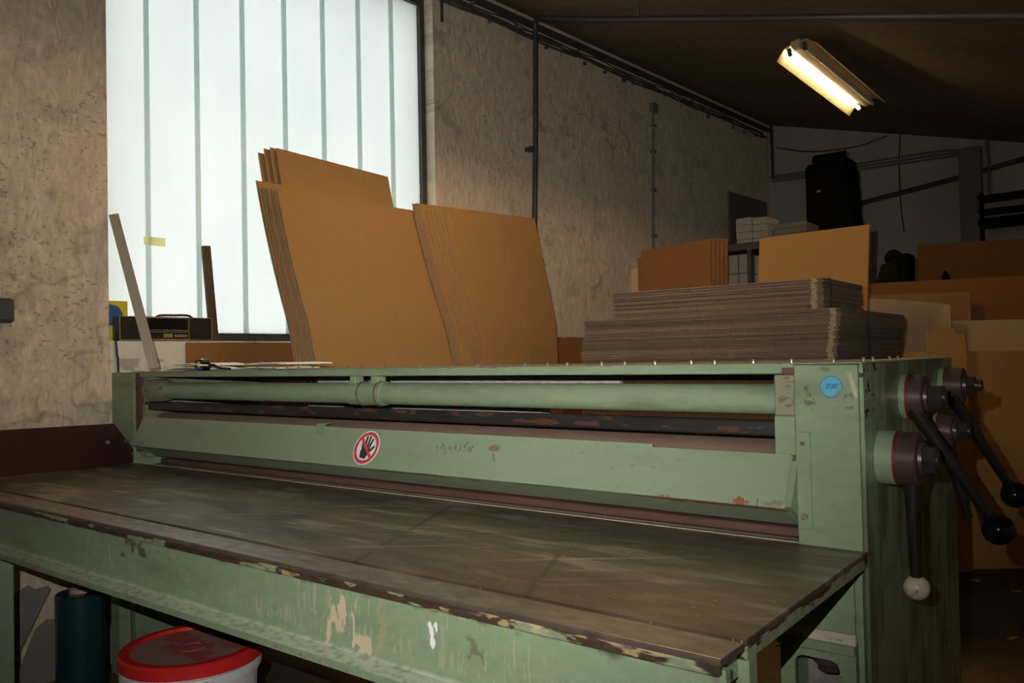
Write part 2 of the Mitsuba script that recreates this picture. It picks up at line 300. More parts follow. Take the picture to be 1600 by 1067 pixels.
def board(name, a, b, edge=(0.25, 0.20, 0.155)):
    def fn(p, n, uv):
        c = mix(a, b, fbm(p.x * 1.5, p.y * 1.5, p.z * 1.5, 3))
        return c * (0.96 + 0.08 * fbm(p.x * 60, p.y * 60, p.z * 90, 2))
    mat(name, fn, rough=0.85, spec=0.2)
board('tan_board', (0.335, 0.188, 0.072), (0.375, 0.213, 0.085))
board('brown_board', (0.28, 0.120, 0.040), (0.32, 0.142, 0.050))
board('ochre_board', (0.46, 0.245, 0.078), (0.51, 0.28, 0.095))
board('light_board', (0.60, 0.335, 0.115), (0.66, 0.375, 0.135))
board('beige_board', (0.56, 0.40, 0.235), (0.62, 0.45, 0.27))
def flute(p, n, uv):
    k = fbm(p.x * 90, p.y * 90, p.z * 60, 2)
    return mix((0.22, 0.175, 0.135), (0.42, 0.35, 0.285), k)
mat('fluted_edge', flute, rough=0.9, spec=0.1)
def flute_flat(p, n, uv):
    c = mix((0.19, 0.142, 0.108), (0.275, 0.21, 0.162), fbm(p.x * 160, p.y * 160, p.z * 30, 2))
    return c * (0.62 + 0.76 * noise(p.x * 0.7, p.y * 0.7, p.z * 85))
mat('fluted_flat', flute_flat, rough=0.9, spec=0.1)
mat('pale_edge', color=(0.52, 0.42, 0.30), rough=0.9, spec=0.1)
mat('cord_black', color=(0.02, 0.018, 0.015), rough=0.6)
mat('pipe_paint', lambda p, n, uv: mix((0.035, 0.042, 0.045), (0.06, 0.066, 0.066), fbm(p.x * 8, p.y * 8, p.z * 8)), rough=0.45)
mat('conduit_grey', color=(0.19, 0.18, 0.165), rough=0.6)
mat('cable_dark', color=(0.075, 0.067, 0.058), rough=0.7)
mat('clip_grey', color=(0.17, 0.155, 0.135), rough=0.7)
mat('frame_steel', lambda p, n, uv: mix((0.028, 0.026, 0.024), (0.075, 0.066, 0.055), fbm(p.x * 20, p.y * 20, p.z * 20, 3)), rough=0.6)
scene['lamp_enamel'] = {'type': 'twosided', 'bsdf': {'type': 'principled', 'base_color': {'type': 'rgb', 'value': [0.55, 0.46, 0.26]}, 'roughness': 0.45, 'specular': 0.4}}

# ================================================================== THE ROOM
def window_wall():
    """The wall is built round the window opening: pieces joined into one shell 0.30 m thick."""
    s0, s1, z0, z1 = 0.767, 2.906, 1.455, 3.80
    return cat(roombox(FRONT, s0, -0.30, 0, 0, ROOM_H + 0.1), roombox(s1, BACK + 0.3, -0.30, 0, 0, ROOM_H + 0.1), roombox(s0, s1, -0.30, 0, z1, ROOM_H + 0.1))
put('wall_window', window_wall(), 'plaster', kind='structure', label='rough cream plastered wall with the tall window')
put('wall_sill', roombox(0.767, 2.906, -0.30, 0.0, 0, 1.455, 0.004), 'whitewash', kind='structure', label='whitewashed parapet below the window')
put('wall_back', roombox(BACK, BACK + 0.3, -0.3, RIGHT + 0.3, 0, ROOM_H + 0.1), 'grey_plaster', kind='structure', label='dark grey far wall')
put('wall_right', roombox(FRONT - 0.3, BACK + 0.3, RIGHT, RIGHT + 0.3, 0, ROOM_H), 'grey_plaster', kind='structure')
put('wall_front', roombox(FRONT - 0.3, FRONT, -0.3, RIGHT + 0.3, 0, ROOM_H + 0.1), 'grey_plaster', kind='structure')
put('floor', roombox(FRONT - 0.3, BACK + 0.3, -0.3, RIGHT + 0.3, -0.2, 0), 'floor_concrete', kind='structure', label='dark dirty brown floor')
cv = [(a, o, ROOM_H - SLOPE * o + t) for a in (FRONT - 0.3, BACK + 0.3) for o in (-0.3, RIGHT + 0.3) for t in (0, 0.2)]
put('ceiling', trimesh.convex.convex_hull(room(np.array(cv))), 'fibre_board', kind='structure', label='dark brown sloping ceiling')

# the window: a steel frame and eight upright channels of profiled glass
gw = -0.115                                                          # the glass plane, behind the wall's face
def glassfn(p, n, uv): return mix((0.86, 0.90, 0.89), (0.93, 0.95, 0.94), fbm(along(p) * 3, p.z * 1.2, 2.0, 3))
scene['frosted_glass'] = {'type': 'principledthin', 'base_color': mikit.proc(glassfn), 'roughness': 0.5, 'spec_trans': 0.0, 'diff_trans': 1.7, 'eta': 1.3}
scene['glass_rib'] = {'type': 'principledthin', 'base_color': {'type': 'rgb', 'value': [0.90, 0.96, 0.945]}, 'roughness': 0.4, 'spec_trans': 0.0, 'diff_trans': 1.8, 'eta': 1.3}
win = 'window_1'
say(win, 'tall window of upright frosted glass channels with a pale daylight glow', None, None, 'structure')
fr = [roombox(0.767, 2.906, gw - 0.03, gw + 0.03, 1.456, 1.500), roombox(0.767, 2.906, gw - 0.03, gw + 0.03, 3.75, 3.80),
      roombox(0.767, 0.775, gw - 0.03, gw + 0.03, 1.456, 3.80), roombox(2.868, 2.906, gw - 0.03, gw + 0.03, 1.456, 3.80)]
for m in fr: put('frame', m, 'frame_steel', win)
pitch = 0.2695
edges_s = [0.775] + [1.005 + pitch * i for i in range(7)] + [2.868]
for i in range(8):
    a, b = edges_s[i], edges_s[i + 1]
    put('pane', roombox(a + 0.004, b - 0.004, gw - 0.006, gw, 1.498, 3.752), 'frosted_glass', win)
    # each channel's two flanges, turned into the room, show as greenish upright ribs
    if i > 0: put('rib', roombox(a + 0.001, a + 0.008, gw, gw + 0.030, 1.498, 3.752), 'glass_rib', win)
    if i < 7: put('rib', roombox(b - 0.008, b - 0.001, gw, gw + 0.030, 1.498, 3.752), 'glass_rib', win)

# ================================================================== THE MACHINE
PM = thing('slotting_machine', 'long green steel cardboard slotting machine with a worn steel feed table', 'machine')
def part(name, mesh, m, parent=PM, smooth=False, label=None): return put(name, mesh, m, parent, smooth, label)
XL = -2.87                                                           # where the cross members end on the left
# right housing
hb = part('housing', cat(bx(0.002, 0.134, 0.012, 0.995, 0.70, 1.300), bx(0.002, 0.134, 0.21, 0.995, 0.0, 0.70), bx(0.121, 0.134, 0.012, 0.21, 0.0, 0.70)), 'green_paint', label='right-hand housing of the machine')
part('front_plate', bx(0.0, 0.138, 0.0, 0.012, 0.886, 1.302, 0.002), 'plate_paint')
part('edge_strip', bx(0.122, 0.134, 0.002, 0.012, 0.0, 0.884, 0.001), 'green_paint')
sp = part('side_panel', bx(0.139, 0.148, 0.002, 1.0, 0.0, 1.303, 0.0015), 'side_paint', label='dark oily green side panel with some painted shade')
part('top_plate', cat(bx(0.0, 0.149, -0.002, 1.0, 1.3035, 1.3065), bx(-2.95, 0.0, -0.002, 0.68, 1.3035, 1.3065)), 'worn_paint')
part('base_panel', bx(-2.90, 0.117, 0.0, 0.01, 0.716, 0.880, 0.001), 'green_paint')
part('ledge', bx(-0.052, 0.118, -0.016, 0.02, 0.674, 0.694, 0.002), 'green_paint')
part('worn_strip', xprism([(-0.004, 0.694), (0.012, 0.694), (0.012, 0.716), (0.0, 0.716)], -0.050, 0.118), 'primer')
hole = sbox(-0.016, 0.36, 0.082, 0.652).buffer(-0.02).buffer(0.02)
ped = part('pedestal', cat(prism(sbox(-0.048, 0.0, 0.117, 0.673).difference(hole), 0.012, [0, 0.012, 0], [1, 0, 0], [0, 0, 1]),
                           bx(-0.048, -0.036, 0.012, 0.20, 0, 0.673), bx(0.105, 0.117, 0.012, 0.20, 0, 0.673), bx(-0.036, 0.105, 0.19, 0.20, 0, 0.673)), 'green_paint')
put('inner_plate', bx(-0.036, 0.105, 0.150, 0.155, 0.0, 0.672), 'dusty_grey', ped)
put('bolt', cat(cyl([0.042, 0.06, 0.625], [0.042, 0.06, 0.673], 0.033, 28), cyl([0.042, 0.06, 0.610], [0.042, 0.06, 0.628], 0.026, 6)), 'collar_steel', ped, 30)
part('wire', tube(smoothpath([[-0.004, -0.022, 0.86], [-0.004, -0.022, 0.745], [-0.006, -0.022, 0.700], [-0.022, -0.022, 0.678], [-0.050, -0.022, 0.668]], 6), 0.0012, 6), 'cord_black', smooth=40)
# left side plate and its mount
part('left_plate', bx(-3.155, -2.955, 0.0, 0.70, 0.0, 1.304, 0.003), 'green_paint')
part('left_mount', cat(bx(-2.955, XL, 0.025, 0.60, 0.93, 1.300), bx(-2.90, XL, 0.012, 0.03, 0.93, 1.16)), 'worn_paint')
part('brown_strip', bx(-2.9545, -2.915, 0.010, 0.024, 0.95, 1.300), 'red_brown')  # dark brown strip between the left plate and its mount
# front cross members
part('top_rail', cat(bx(-2.90, -0.028, 0.0, 0.022, 1.282, 1.3035, 0.002), bx(-2.90, 0, 0.0, 0.05, 1.296, 1.3035)), 'green_paint')
part('rail_end', bx(-0.028, 0.0, 0.0005, 0.05, 1.280, 1.3035, 0.002), 'red_brown')
part('tube_mount', cat(bx(-0.048, -0.001, 0.004, 0.07, 1.186, 1.280, 0.003)), 'worn_paint')
part('mount_plate', bx(-0.048, -0.001, 0.0, 0.012, 1.098, 1.186, 0.002), 'green_paint')
gt = part('guide_tube', cyl([-2.83, 0.040, 1.2225], [-0.046, 0.040, 1.2225], 0.0355, 48), 'green_paint', smooth=40)
part('tube_flange', lathe([(0, 0), (0, 0.050), (0.10, 0.050), (0.115, 0.044), (0.135, 0.044), (0.15, 0.036), (0.15, 0)], [XL, 0.042, 1.2225], [1, 0, 0], 40), 'worn_paint', smooth=40)
cl = part('tube_clamp', cat(lathe([(0, 0), (0, 0.0385), (0.004, 0.040), (0.168, 0.040), (0.172, 0.0385), (0.172, 0)], [-1.542, 0.040, 1.2225], [1, 0, 0], 40),
                            bx(-1.530, -1.500, 0.020, 0.06, 1.225, 1.284, 0.003), bx(-1.425, -1.390, 0.020, 0.06, 1.225, 1.284, 0.003)), 'green_paint', smooth=40)
for xx in (-1.475, -1.392):
    put('wire', lathe([(0.0022 * math.cos(a), 0.0412 + 0.0022 * math.sin(a)) for a in np.linspace(0, 2 * math.pi, 9)], [xx, 0.040, 1.2225], [1, 0.06, 0], 32), 'red_brown', cl, 40)
part('feed_bar', bx(-2.90, -0.047, 0.022, 0.058, 1.136, 1.172, 0.004), 'black_steel')
part('lower_roller', cyl([XL, 0.105, 1.052], [-0.047, 0.105, 1.052], 0.070, 48), 'dusty_roller', smooth=40)
# the hood over the rollers
hp = [(0.002, 1.106), (-0.056, 0.988), (0.056, 0.933)]
hd = part('hood', xprism(band(hp, 0.004), XL, -0.362), 'hood_paint')
put('patch', xprism(band([(-0.001, 1.0985), (-0.0572, 0.9875), (0.056, 0.932)], 0.004), -0.366, -0.010), 'hood_paint', hd)
for x0, x1 in ((XL, XL + 0.004), (-0.012, -0.008)):
    put('cheek', xprism([(0.002, 1.10), (-0.055, 0.988), (0.055, 0.935), (0.055, 1.10)], x0, x1), 'hood_paint', hd)
put('gusset', xprism([(0.0, 1.085), (-0.054, 0.990), (0.0, 0.960)], -0.008, 0.004), 'green_paint', hd)
put('tab', xprism(band([(0.02, 1.118), (-0.004, 1.116), (-0.014, 1.082)], 0.003), -1.675, -1.630), 'green_paint', hd)
hs = part('hinge_strip', bx(0.002, 0.034, -0.006, 0.0, 0.936, 1.152, 0.001), 'plate_paint')
put('bolt', cyl([0.017, -0.011, 0.963], [0.017, -0.006, 0.963], 0.0075, 20), 'worn_paint', hs, 30)
put('bolt', cyl([0.017, -0.0075, 1.126], [0.017, -0.006, 1.126], 0.005, 16), 'oily_steel', hs, 30)
# bed between table and hood, with the lower pressing bar
part('bed', bx(-2.955, 0.0, 0.012, 0.62, 0.84, 0.886), 'oily_steel')
part('pressing_bar', bx(-2.84, -0.004, 0.058, 0.10, 0.899, 0.921, 0.004), 'red_brown')
part('bar_seat', bx(-2.84, -0.004, 0.092, 0.10, 0.886, 0.900), 'oily_steel')
part('back_strip', bx(-2.955, 0.0, 0.0085, 0.0125, 0.887, 0.9012), 'pale_edge')
# rear members seen through the gaps
part('rear_rail', bx(-2.955, 0.0, 0.655, 0.675, 1.245, 1.3035, 0.002), 'green_paint')
part('rear_tube', cyl([XL, 0.60, 1.06], [0.0, 0.60, 1.06], 0.0355, 24), 'green_paint', smooth=40)
ir = part('inner_roller', cyl([-2.15, 0.36, 1.145], [-0.95, 0.36, 1.145], 0.034, 32), 'pale_roller', smooth=40, label='pale roller inside the machine')
put('collar', cyl([-1.92, 0.36, 1.145], [-1.82, 0.36, 1.145], 0.037, 24), 'black_steel', ir, 40)
part('inner_bar', bx(-2.20, -0.70, 0.42, 0.44, 1.215, 1.268, 0.002), 'pale_roller')
part('rear_apron', bx(-2.955, 0.0, 0.66, 0.67, 0.70, 0.98), 'green_paint')
# table
tt = part('table_top', bx(-2.955, 0.148, -0.667, 0.008, 0.889, 0.900, 0.002), 'worn_steel', label='worn dark steel table top')
part('table_edge', bx(0.132, 0.1475, -0.665, 0.0, 0.868, 0.8895, 0.001), 'chipped_edge')
lip_poly = sbox(-0.757, 0.886, -0.672, 0.8975).buffer(-0.004).buffer(0.004)
part('table_lip', xprism(lip_poly, -2.955, 0.146), 'lip_steel', smooth=40)
part('lip_edge', bx(-2.955, 0.144, -0.7590, -0.745, 0.871, 0.8875, 0.003), 'chipped_edge')
ap = [(-0.749, 0.880), (-0.749, 0.775), (-0.752, 0.760), (-0.762, 0.751), (-0.800, 0.748), (-0.800, 0.730), (-0.735, 0.726), (-0.735, 0.880)]
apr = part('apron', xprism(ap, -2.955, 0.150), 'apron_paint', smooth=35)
for xx, zz in ((0.138, -0.66), (-2.47, -0.735), (-2.92, -0.10)):
    part('leg', cat(bx(xx - 0.008, xx + 0.010, zz, zz + 0.03, 0, 0.885), bx(xx - 0.06, xx - 0.008, zz + 0.02, zz + 0.03, 0, 0.885)) if xx > 0 else bx(xx - 0.055, xx + 0.02, zz, zz + 0.05, 0, 0.80 if xx < -2.5 else 0.73, 0.002), 'green_paint')
part('table_frame', cat(bx(-2.955, 0.13, -0.70, -0.66, 0.84, 0.888), bx(-2.955, -2.93, -0.70, 0.0, 0.80, 0.888)), 'green_paint')
sg = part('side_guide', prism(Polygon([(-0.76, 0.9005), (0.044, 0.9005), (-0.085, 1.081), (-0.76, 1.092)]), 0.008, [-2.972, 0, 0], [0, 1, 0], [0, 0, 1]), 'maroon_paint', label='dark maroon side guide plate')
for y, z in ((-0.115, 1.002), (-0.03, 1.002), (0.0, 0.942)):
    put('bolt', cyl([-2.964, y, z], [-2.957, y, z], 0.0085, 16), 'bright_steel', sg, 30)
# the little screws standing along the top
for i in range(26):
    x = -2.05 + i * 0.0845 + rng.uniform(-0.02, 0.02)
    put('screw', lathe([(0, 0), (0, 0.003), (0.006, 0.0026), (0.006, 0.0046), (0.0095, 0.0036), (0.0105, 0)], [x, 0.02 + rng.uniform(0, 0.012), 1.3065], [0, 0, 1], 8), 'bright_steel', PM, 40)
for y in (0.10, 0.22, 0.30, 0.43, 0.62, 0.80, 0.94):
    put('screw', lathe([(0, 0), (0, 0.003), (0.006, 0.0026), (0.006, 0.0046), (0.0095, 0.0036), (0.0105, 0)], [0.137 - rng.uniform(0, 0.03), y, 1.3065], [0, 0, 1], 8), 'bright_steel', PM, 40)

# the four eccentric levers on the right side
def handle(y, z, x_flange, x_collar, x_nut, R, rn, start, end, kr, knob, knob_mat, stud):
    h = part('lever_handle', lathe([(0, 0), (0, R), (x_flange - 0.1485, R), (x_flange - 0.1485, 0)], [0.1485, y, z], [1, 0, 0], 48), 'green_paint', smooth=30)
    put('red_ring', lathe([(0, 0), (0, R * 1.01), (0.006, R * 1.01), (0.006, 0)], [x_flange, y, z], [1, 0, 0], 48), 'red_ring', h, 30)
    L = x_collar - x_flange - 0.006
    put('collar', lathe([(0, 0), (0, R * 0.97), (L - 0.003, R * 0.97), (L, R * 0.93), (L, R * 0.62), (L + 0.008, R * 0.60), (L + 0.008, 0)], [x_flange + 0.006, y, z], [1, 0, 0], 48), 'collar_steel', h, 30)
    nx = x_collar + 0.006
    put('nut', cat(lathe([(0, 0), (0, rn * 0.86), (0.003, rn), (x_nut - nx - 0.003, rn), (x_nut - nx, rn * 0.86), (x_nut - nx, 0)], [nx, y, z], [1, 0, 0], 6),
                   lathe([(0, 0), (0, rn * 1.04), (0.003, rn * 1.04), (0.003, 0)], [nx - 0.002, y, z], [1, 0, 0], 28)), 'nut_steel', h)
    put('stud', cyl([x_nut - 0.004, y, z], [x_nut + stud, y, z], rn * 0.55, 16), 'nut_steel', h, 30)
    s, e = np.array(start), np.array(end); d = (e - s) / np.linalg.norm(e - s)
    n = 14; pts = [s + (e - d * kr * 0.8 - s) * k / (n - 1) for k in range(n)]
    put('lever', cat(tube(pts, [0.0175 - 0.0055 * k / (n - 1) for k in range(n)], 18), rod_hull(s - d * 0.025, 0.020, s + d * 0.03, 0.0175)), 'lever_steel', h, 40)
    if knob:
        k = trimesh.creation.icosphere(4, kr); k.apply_translation(e)
        put('knob', cat(k, cyl(e - d * kr * 1.12, e - d * kr * 0.6, kr * 0.42, 20)), knob_mat, h, 40, label='black ball knob' if knob_mat == 'black_plastic' else 'ivory ball knob')
handle(0.355, 1.215, 0.162, 0.200, 0.240, 0.055, 0.031, [0.187, 0.335, 1.170], [0.338, 0.413, 0.896], 0.0365, True, 'black_plastic', 0.006)
handle(0.125, 1.090, 0.185, 0.232, 0.265, 0.060, 0.0315, [0.212, 0.125, 1.045], [0.212, 0.141, 0.802], 0.0275, True, 'ivory_plastic', 0.004)
handle(0.820, 1.226, 0.162, 0.210, 0.238, 0.052, 0.029, [0.190, 0.800, 1.175], [0.317, 0.905, 0.907], 0.0375, True, 'black_plastic', 0.018)
handle(0.652, 1.109, 0.171, 0.210, 0.245, 0.049, 0.031, [0.190, 0.660, 1.065], [0.235, 0.690, 0.845], 0.03, False, 'black_plastic', 0.004)

# stickers
# first axis x, second up the hood's slope
se1, se2 = np.array([1.0, 0, 0]), np.array([0, 0.058, 0.118]) / math.hypot(0.058, 0.118)
sn = np.cross(se1, se2)
sc = np.array([-1.395, -0.027, 1.047]) + sn * 0.0022
disc = Point(0, 0).buffer(0.0585, quad_segs=24)
st = part('prohibition_sign', prism(disc, 0.0008, sc, se1, se2), 'white_print', label='round no-hands prohibition sticker')
hand = [Polygon([(-0.019, -0.034), (0.008, -0.038), (0.017, -0.018), (0.019, -0.003), (-0.019, 0.004), (-0.022, -0.012)])]
for a, b, w0 in (((-0.016, -0.004), (-0.024, 0.026), 0.0042), ((-0.007, 0.0), (-0.009, 0.036), 0.0044), ((0.003, 0.0), (0.006, 0.037), 0.0044), ((0.012, -0.002), (0.020, 0.029), 0.0042), ((0.014, -0.016), (0.034, 0.004), 0.0046)):
    hand.append(LineString([a, b]).buffer(w0))
put('hand', prism(unary_union(hand), 0.0004, sc + sn * 0.0008, se1, se2), 'black_print', st)
put('ring', prism(Point(0, 0).buffer(0.055, quad_segs=24).difference(Point(0, 0).buffer(0.0435, quad_segs=24)), 0.0004, sc + sn * 0.0008, se1, se2), 'red_print', st)
bar = LineString([(-0.034, 0.034), (0.034, -0.034)]).buffer(0.0052, cap_style=2)
put('bar', prism(bar, 0.0004, sc + sn * 0.0012, se1, se2), 'red_print', st)
bc = np.array([0.0815, -0.0006, 1.2535]); bite = Point(0.0215, -0.0165).buffer(0.0105)
btn = part('start_label', prism(Point(0, 0).buffer(0.0225, quad_segs=16).difference(bite), 0.0008, bc, [1, 0, 0], [0, 0, 1]), 'blue_sticker', label='round blue sticker reading START')
put('rim', prism(Point(0, 0).buffer(0.0240, quad_segs=16).difference(Point(0, 0).buffer(0.0222, quad_segs=16)).difference(bite), 0.0006, bc, [1, 0, 0], [0, 0, 1]), 'blue_rim', btn)
tm = meshkit.text_mesh('START', 0.0098, 0.0004, bold=True); tm.vertices[:, 0] -= tm.vertices[:, 0].mean(); tm.vertices[:, 1] -= 0.0049
tv = tm.vertices.copy(); tm.vertices = bc + np.array([0.001, 0, 0.001]) + tv[:, :1] * np.array([0.62, 0, 0]) + tv[:, 1:2] * np.array([0, 0, 1.0]) - (tv[:, 2:] + 0.0008) * np.array([0, 1.0, 0])
tm.invert() if tm.volume < 0 else None
put('lettering', tm, 'black_print', btn)

# ================================================================== STANDING CARDBOARD
def lean(o_top, a, b, z_top):
    """Distance from the window wall at height z of a sheet leaning with a slight bend."""
    def f(z):
        d = z_top - z
        return o_top + a * np.minimum(d, 1.0) + b * np.minimum(d, 1.0) ** 2 + (a + 2 * b) * 0.6 * np.maximum(d - 1.0, 0)
    return f
def sheet_mesh(s0, s1, z_top, off, th=0.005, folds=(), rows=22, tilt=0.0, twist=0.0):
    """A leaning sheet with vertical score lines pressed into its face."""
    cols = [s0]
    for c in sorted(folds): cols += [c - 0.006, c, c + 0.006]
    cols += [s1]
    depth = [0.0] + [0, -0.003, 0] * len(folds) + [0.0]
    if twist and s0 < 2.47: cols.insert(1, 2.47); depth.insert(1, 0.0)
    zs = np.linspace(0.0, 1.0, rows) ** 0.8 * z_top
    v = []
    for side in (0, 1):
        for z in zs:
            for c, dp in zip(cols, depth):
                u = (c - s0) / (s1 - s0); zz = z * (1 + tilt * u); dd = max(2.27 - z, 0.0)
                tw = twist * max((c - 2.47) / 1.05, 0.0) * (0.35 * min(dd, 1.0) + 0.65 * min(dd, 1.0) ** 2 + 0.9 * max(dd - 1.0, 0.0))
                v.append((c, off(np.float64(z)) - tw + (th / 2 + dp if side else -th / 2), zz))
    n, r = len(cols), len(zs); f = []
    I = lambda sd, i, j: sd * n * r + i * n + j
    for i in range(r - 1):
        for j in range(n - 1):
            f += [[I(1, i, j), I(1, i + 1, j), I(1, i + 1, j + 1)], [I(1, i, j), I(1, i + 1, j + 1), I(1, i, j + 1)]]
            f += [[I(0, i, j), I(0, i + 1, j + 1), I(0, i + 1, j)], [I(0, i, j), I(0, i, j + 1), I(0, i + 1, j + 1)]]
    e = []
    for i in range(r - 1):
        for j in (0, n - 1):
            q = [I(0, i, j), I(1, i, j), I(1, i + 1, j), I(0, i + 1, j)]
            e += [[q[0], q[1], q[2]], [q[0], q[2], q[3]]]
    for j in range(n - 1):
        for i in (0, r - 1):
            q = [I(0, i, j), I(1, i, j), I(1, i, j + 1), I(0, i, j + 1)]
            e += [[q[0], q[1], q[2]], [q[0], q[2], q[3]]]
    v = room(np.array(v))
    a, b = M(v, f), M(v.copy(), e)
    for m in (a, b): m.remove_unreferenced_vertices()
    return a, b
def sheet(s0, s1, z_top, off, label, group, board_mat='tan_board', name='cardboard_sheet', **kw):
    k = key_of(name); say(k, label, 'cardboard sheet', group)
    a, b = sheet_mesh(s0, s1, z_top, off, **kw)
    scene[k] = mikit.ply(a, board_mat, smooth=30)
    put('fluted_edge', b, 'fluted_edge', k, label='grey-brown cut edge')
    return k
ORD = ['rearmost', 'second from the back', 'third from the back', 'fourth from the back', 'fifth from the back', 'sixth from the back', 'seventh from the back', 'eighth from the back', 'ninth from the back', 'tenth from the back']
rear = lean(0.11, 0.22, 0.12, 2.51)
def ahead(by): return lambda z: rear(z) + by
for i in range(4):
    sheet(1.558 + 0.020 * i, 2.40 - 0.004 * (3 - i), (2.490, 2.511, 2.516, 2.510)[i], ahead(0.030 * (i - 3)), f'tall tan cardboard sheet before the window, {"frontmost" if i == 3 else ORD[i]} of the tallest four', 'tall sheets before the window', folds=(2.05, 2.22) if i == 3 else (), tilt=-0.016)
for i in range(8):
    zt = 2.293 if i == 0 else 2.262 - 0.004 * i + rng.uniform(-0.004, 0.004)
    sheet(1.445 + 0.006 * i + rng.uniform(-0.003, 0.003), 2.455 + rng.uniform(-0.004, 0.004) if i else 1.80, zt, ahead(0.022 + 0.0168 * i), f'bent tan cardboard sheet, {"frontmost" if i == 7 else ORD[i]} of the left pack of eight', 'left pack of leaning sheets', folds=(1.975, 2.09) if i == 7 else (), tilt=0.0)
for i in range(10):
    tight = i < 5
    o = 0.158 + 0.0078 * i if tight else 0.190 + 0.0068 * (i - 4)
    s0 = 2.405 + 0.008 * i if tight else 2.440 + 0.030 * (i - 4)
    s1 = 3.49 + 0.004 * i if tight else 3.03 + 0.010 * (i - 4)
    sheet(s0, s1, (2.275 if tight else 2.235) + rng.uniform(-0.002, 0.002), ahead(o), f'tan cardboard sheet, {"frontmost" if i == 9 else ORD[i]} of the right pack by the plastered wall', 'right pack of leaning sheets', folds=(2.62, 2.80) if i == 9 else (2.75, 3.1), tilt=0.014, twist=0.172)
# low sheets against the parapet
sheet(1.141, 2.05, 1.447, lean(0.008, 0.004, 0.0, 1.45), 'low cardboard sheet standing against the white parapet below the window', None, 'brown_board', folds=(1.20, 1.33))
sheet(3.90, 4.75, 1.490, lean(0.085, 0.06, 0.0, 1.49), 'low brown cardboard sheet by the wall, left of the flat stack', None, 'brown_board')

# ================================================================== FLAT STACKS BEHIND THE MACHINE
def slab(x0, x1, y0, y1, th, seed):
    """One folded blank lying flat: gently wavy, its thickness open along the front edge."""
    r = random.Random(seed); n = 12; ph, am = 1.3, 0.0005
    xs = np.linspace(x0, x1, n); v = []
    for k, x in enumerate(xs):
        z = am * math.sin(ph + k * 1.1)
        for y, zz in ((y0, 0), (y1, 0), (y1, th), (y0, th)): v.append((x, y + r.uniform(-0.0012, 0.0012), z + zz))
    f = []
    for k in range(n - 1):
        for j in range(4):
            a, b = k * 4 + j, k * 4 + (j + 1) % 4
            f += [[a, a + 4, b + 4], [a, b + 4, b]]
    f += [[0, 1, 2], [0, 2, 3], [4 * n - 4, 4 * n - 2, 4 * n - 3], [4 * n - 4, 4 * n - 1, 4 * n - 2]]
    m = M(v, f); m.fix_normals(); return m
def flat_pack(x0, x1, y0, y1, z_base, n, pitch, label, group, slot_x, drift):
    kinds = [(mikit.ply(slab(x0, slot_x - 0.014, y0, y1, pitch * 0.80, sd), 'fluted_flat'), mikit.ply(slab(slot_x + 0.014, x1, y0, y1, pitch * 0.80, sd + 9), 'fluted_flat'),
              mikit.ply(bx(slot_x - 0.013, slot_x + 0.013, y0 + 0.004 - 0.004 * (sd % 3), y1, 0, pitch * 0.80), 'pale_edge')) for sd in range(4)]
    for i in range(n):
        k = key_of('cardboard_blank'); say(k, label, 'cardboard blank', group)
        tw = T().translate([rng.uniform(-0.006, 0.006) + drift(i / n), rng.uniform(-0.004, 0.004) , z_base + i * pitch])
        for nm, d in zip(('panel', 'flap', 'slot'), kinds[i % 4]):
            scene[f'{k}__{nm}'] = {**d, 'to_world': tw}
flat_pack(-1.815, -0.468, 1.90, 3.10, 1.215, 46, 0.0068, 'flat grey-edged cardboard blank in the lower stack behind the green machine', 'blanks in the lower stack', -0.500, lambda u: 0.03 * u)
flat_pack(-1.640, -0.530, 1.96, 2.60, 1.5285, 21, 0.0068, 'flat grey-edged cardboard blank in the shorter upper stack', 'blanks in the upper stack', -0.575, lambda u: 0.0)
put('cardboard_bale', cat(*[bx(-1.81, -0.47, 1.90, 3.10, 0.15 + 0.0665 * i, 0.15 + 0.0665 * i + 0.065) for i in range(16)]), 'fluted_flat', label='lower bulk of the flat cardboard stack behind the machine', category='cardboard stack', kind='stuff')
pal = thing('wooden_pallet', 'wooden pallet under the flat cardboard stack', 'pallet')
for i in range(6): put('board', bx(-1.81, -0.47, 1.90 + 0.22 * i, 2.0 + 0.22 * i, 0.125, 0.148), 'brown_board', pal)
for y in (1.90, 2.45, 3.0): put('runner', bx(-1.81, -0.47, y, y + 0.1, 0.0, 0.125), 'brown_board', pal)
def strap(y, x, z0, z1, label):
    put('strap', tube(smoothpath([[x, y, z0], [x + 0.004, y - 0.004, (z0 + z1) / 2], [x - 0.002, y, z1]]), 0.0042, 8), 'cord_black', smooth=40, label=label, category='strap')
# ================================================================== SHEETS STANDING FURTHER BACK
def panel(name, pts, y, th, m, label, lean_y=0.0, group=None, edge='fluted_edge', yaw=0.0, o=None):
    """An upright board of outline (x, z), its front at depth y, leaning back by lean_y per metre of height, turned by yaw."""
    o = np.array([0, y, 0.0]) if o is None else o
    e1 = np.array([math.cos(yaw), math.sin(yaw), 0]); e2 = np.array([0, lean_y, 1.0])
    k = key_of(name); say(k, label, 'cardboard sheet', group)
    nrm = np.cross(e1, e2); nrm /= np.linalg.norm(nrm)
    poly = Polygon(pts)
    def at(p2, off): return o + p2[:, :1] * e1 + p2[:, 1:2] * e2 + off * nrm
    v2, f = trimesh.creation.triangulate_polygon(poly, engine='earcut')
    v2 = np.asarray(v2); f = np.asarray(f)
    face = cat(M(at(v2, 0.0), f), M(at(v2, -th), f[:, ::-1]))
    ring = np.asarray(poly.exterior.coords)[:-1]; n = len(ring)
    ev = np.vstack([at(ring, 0.0), at(ring, -th)]); ef = []
    for i in range(n):
        j = (i + 1) % n; ef += [[i, i + n, j + n], [i, j + n, j]]
    scene[k] = mikit.ply(face, m); put('edge', M(ev, ef), edge, k, label='cut edge')
    return k
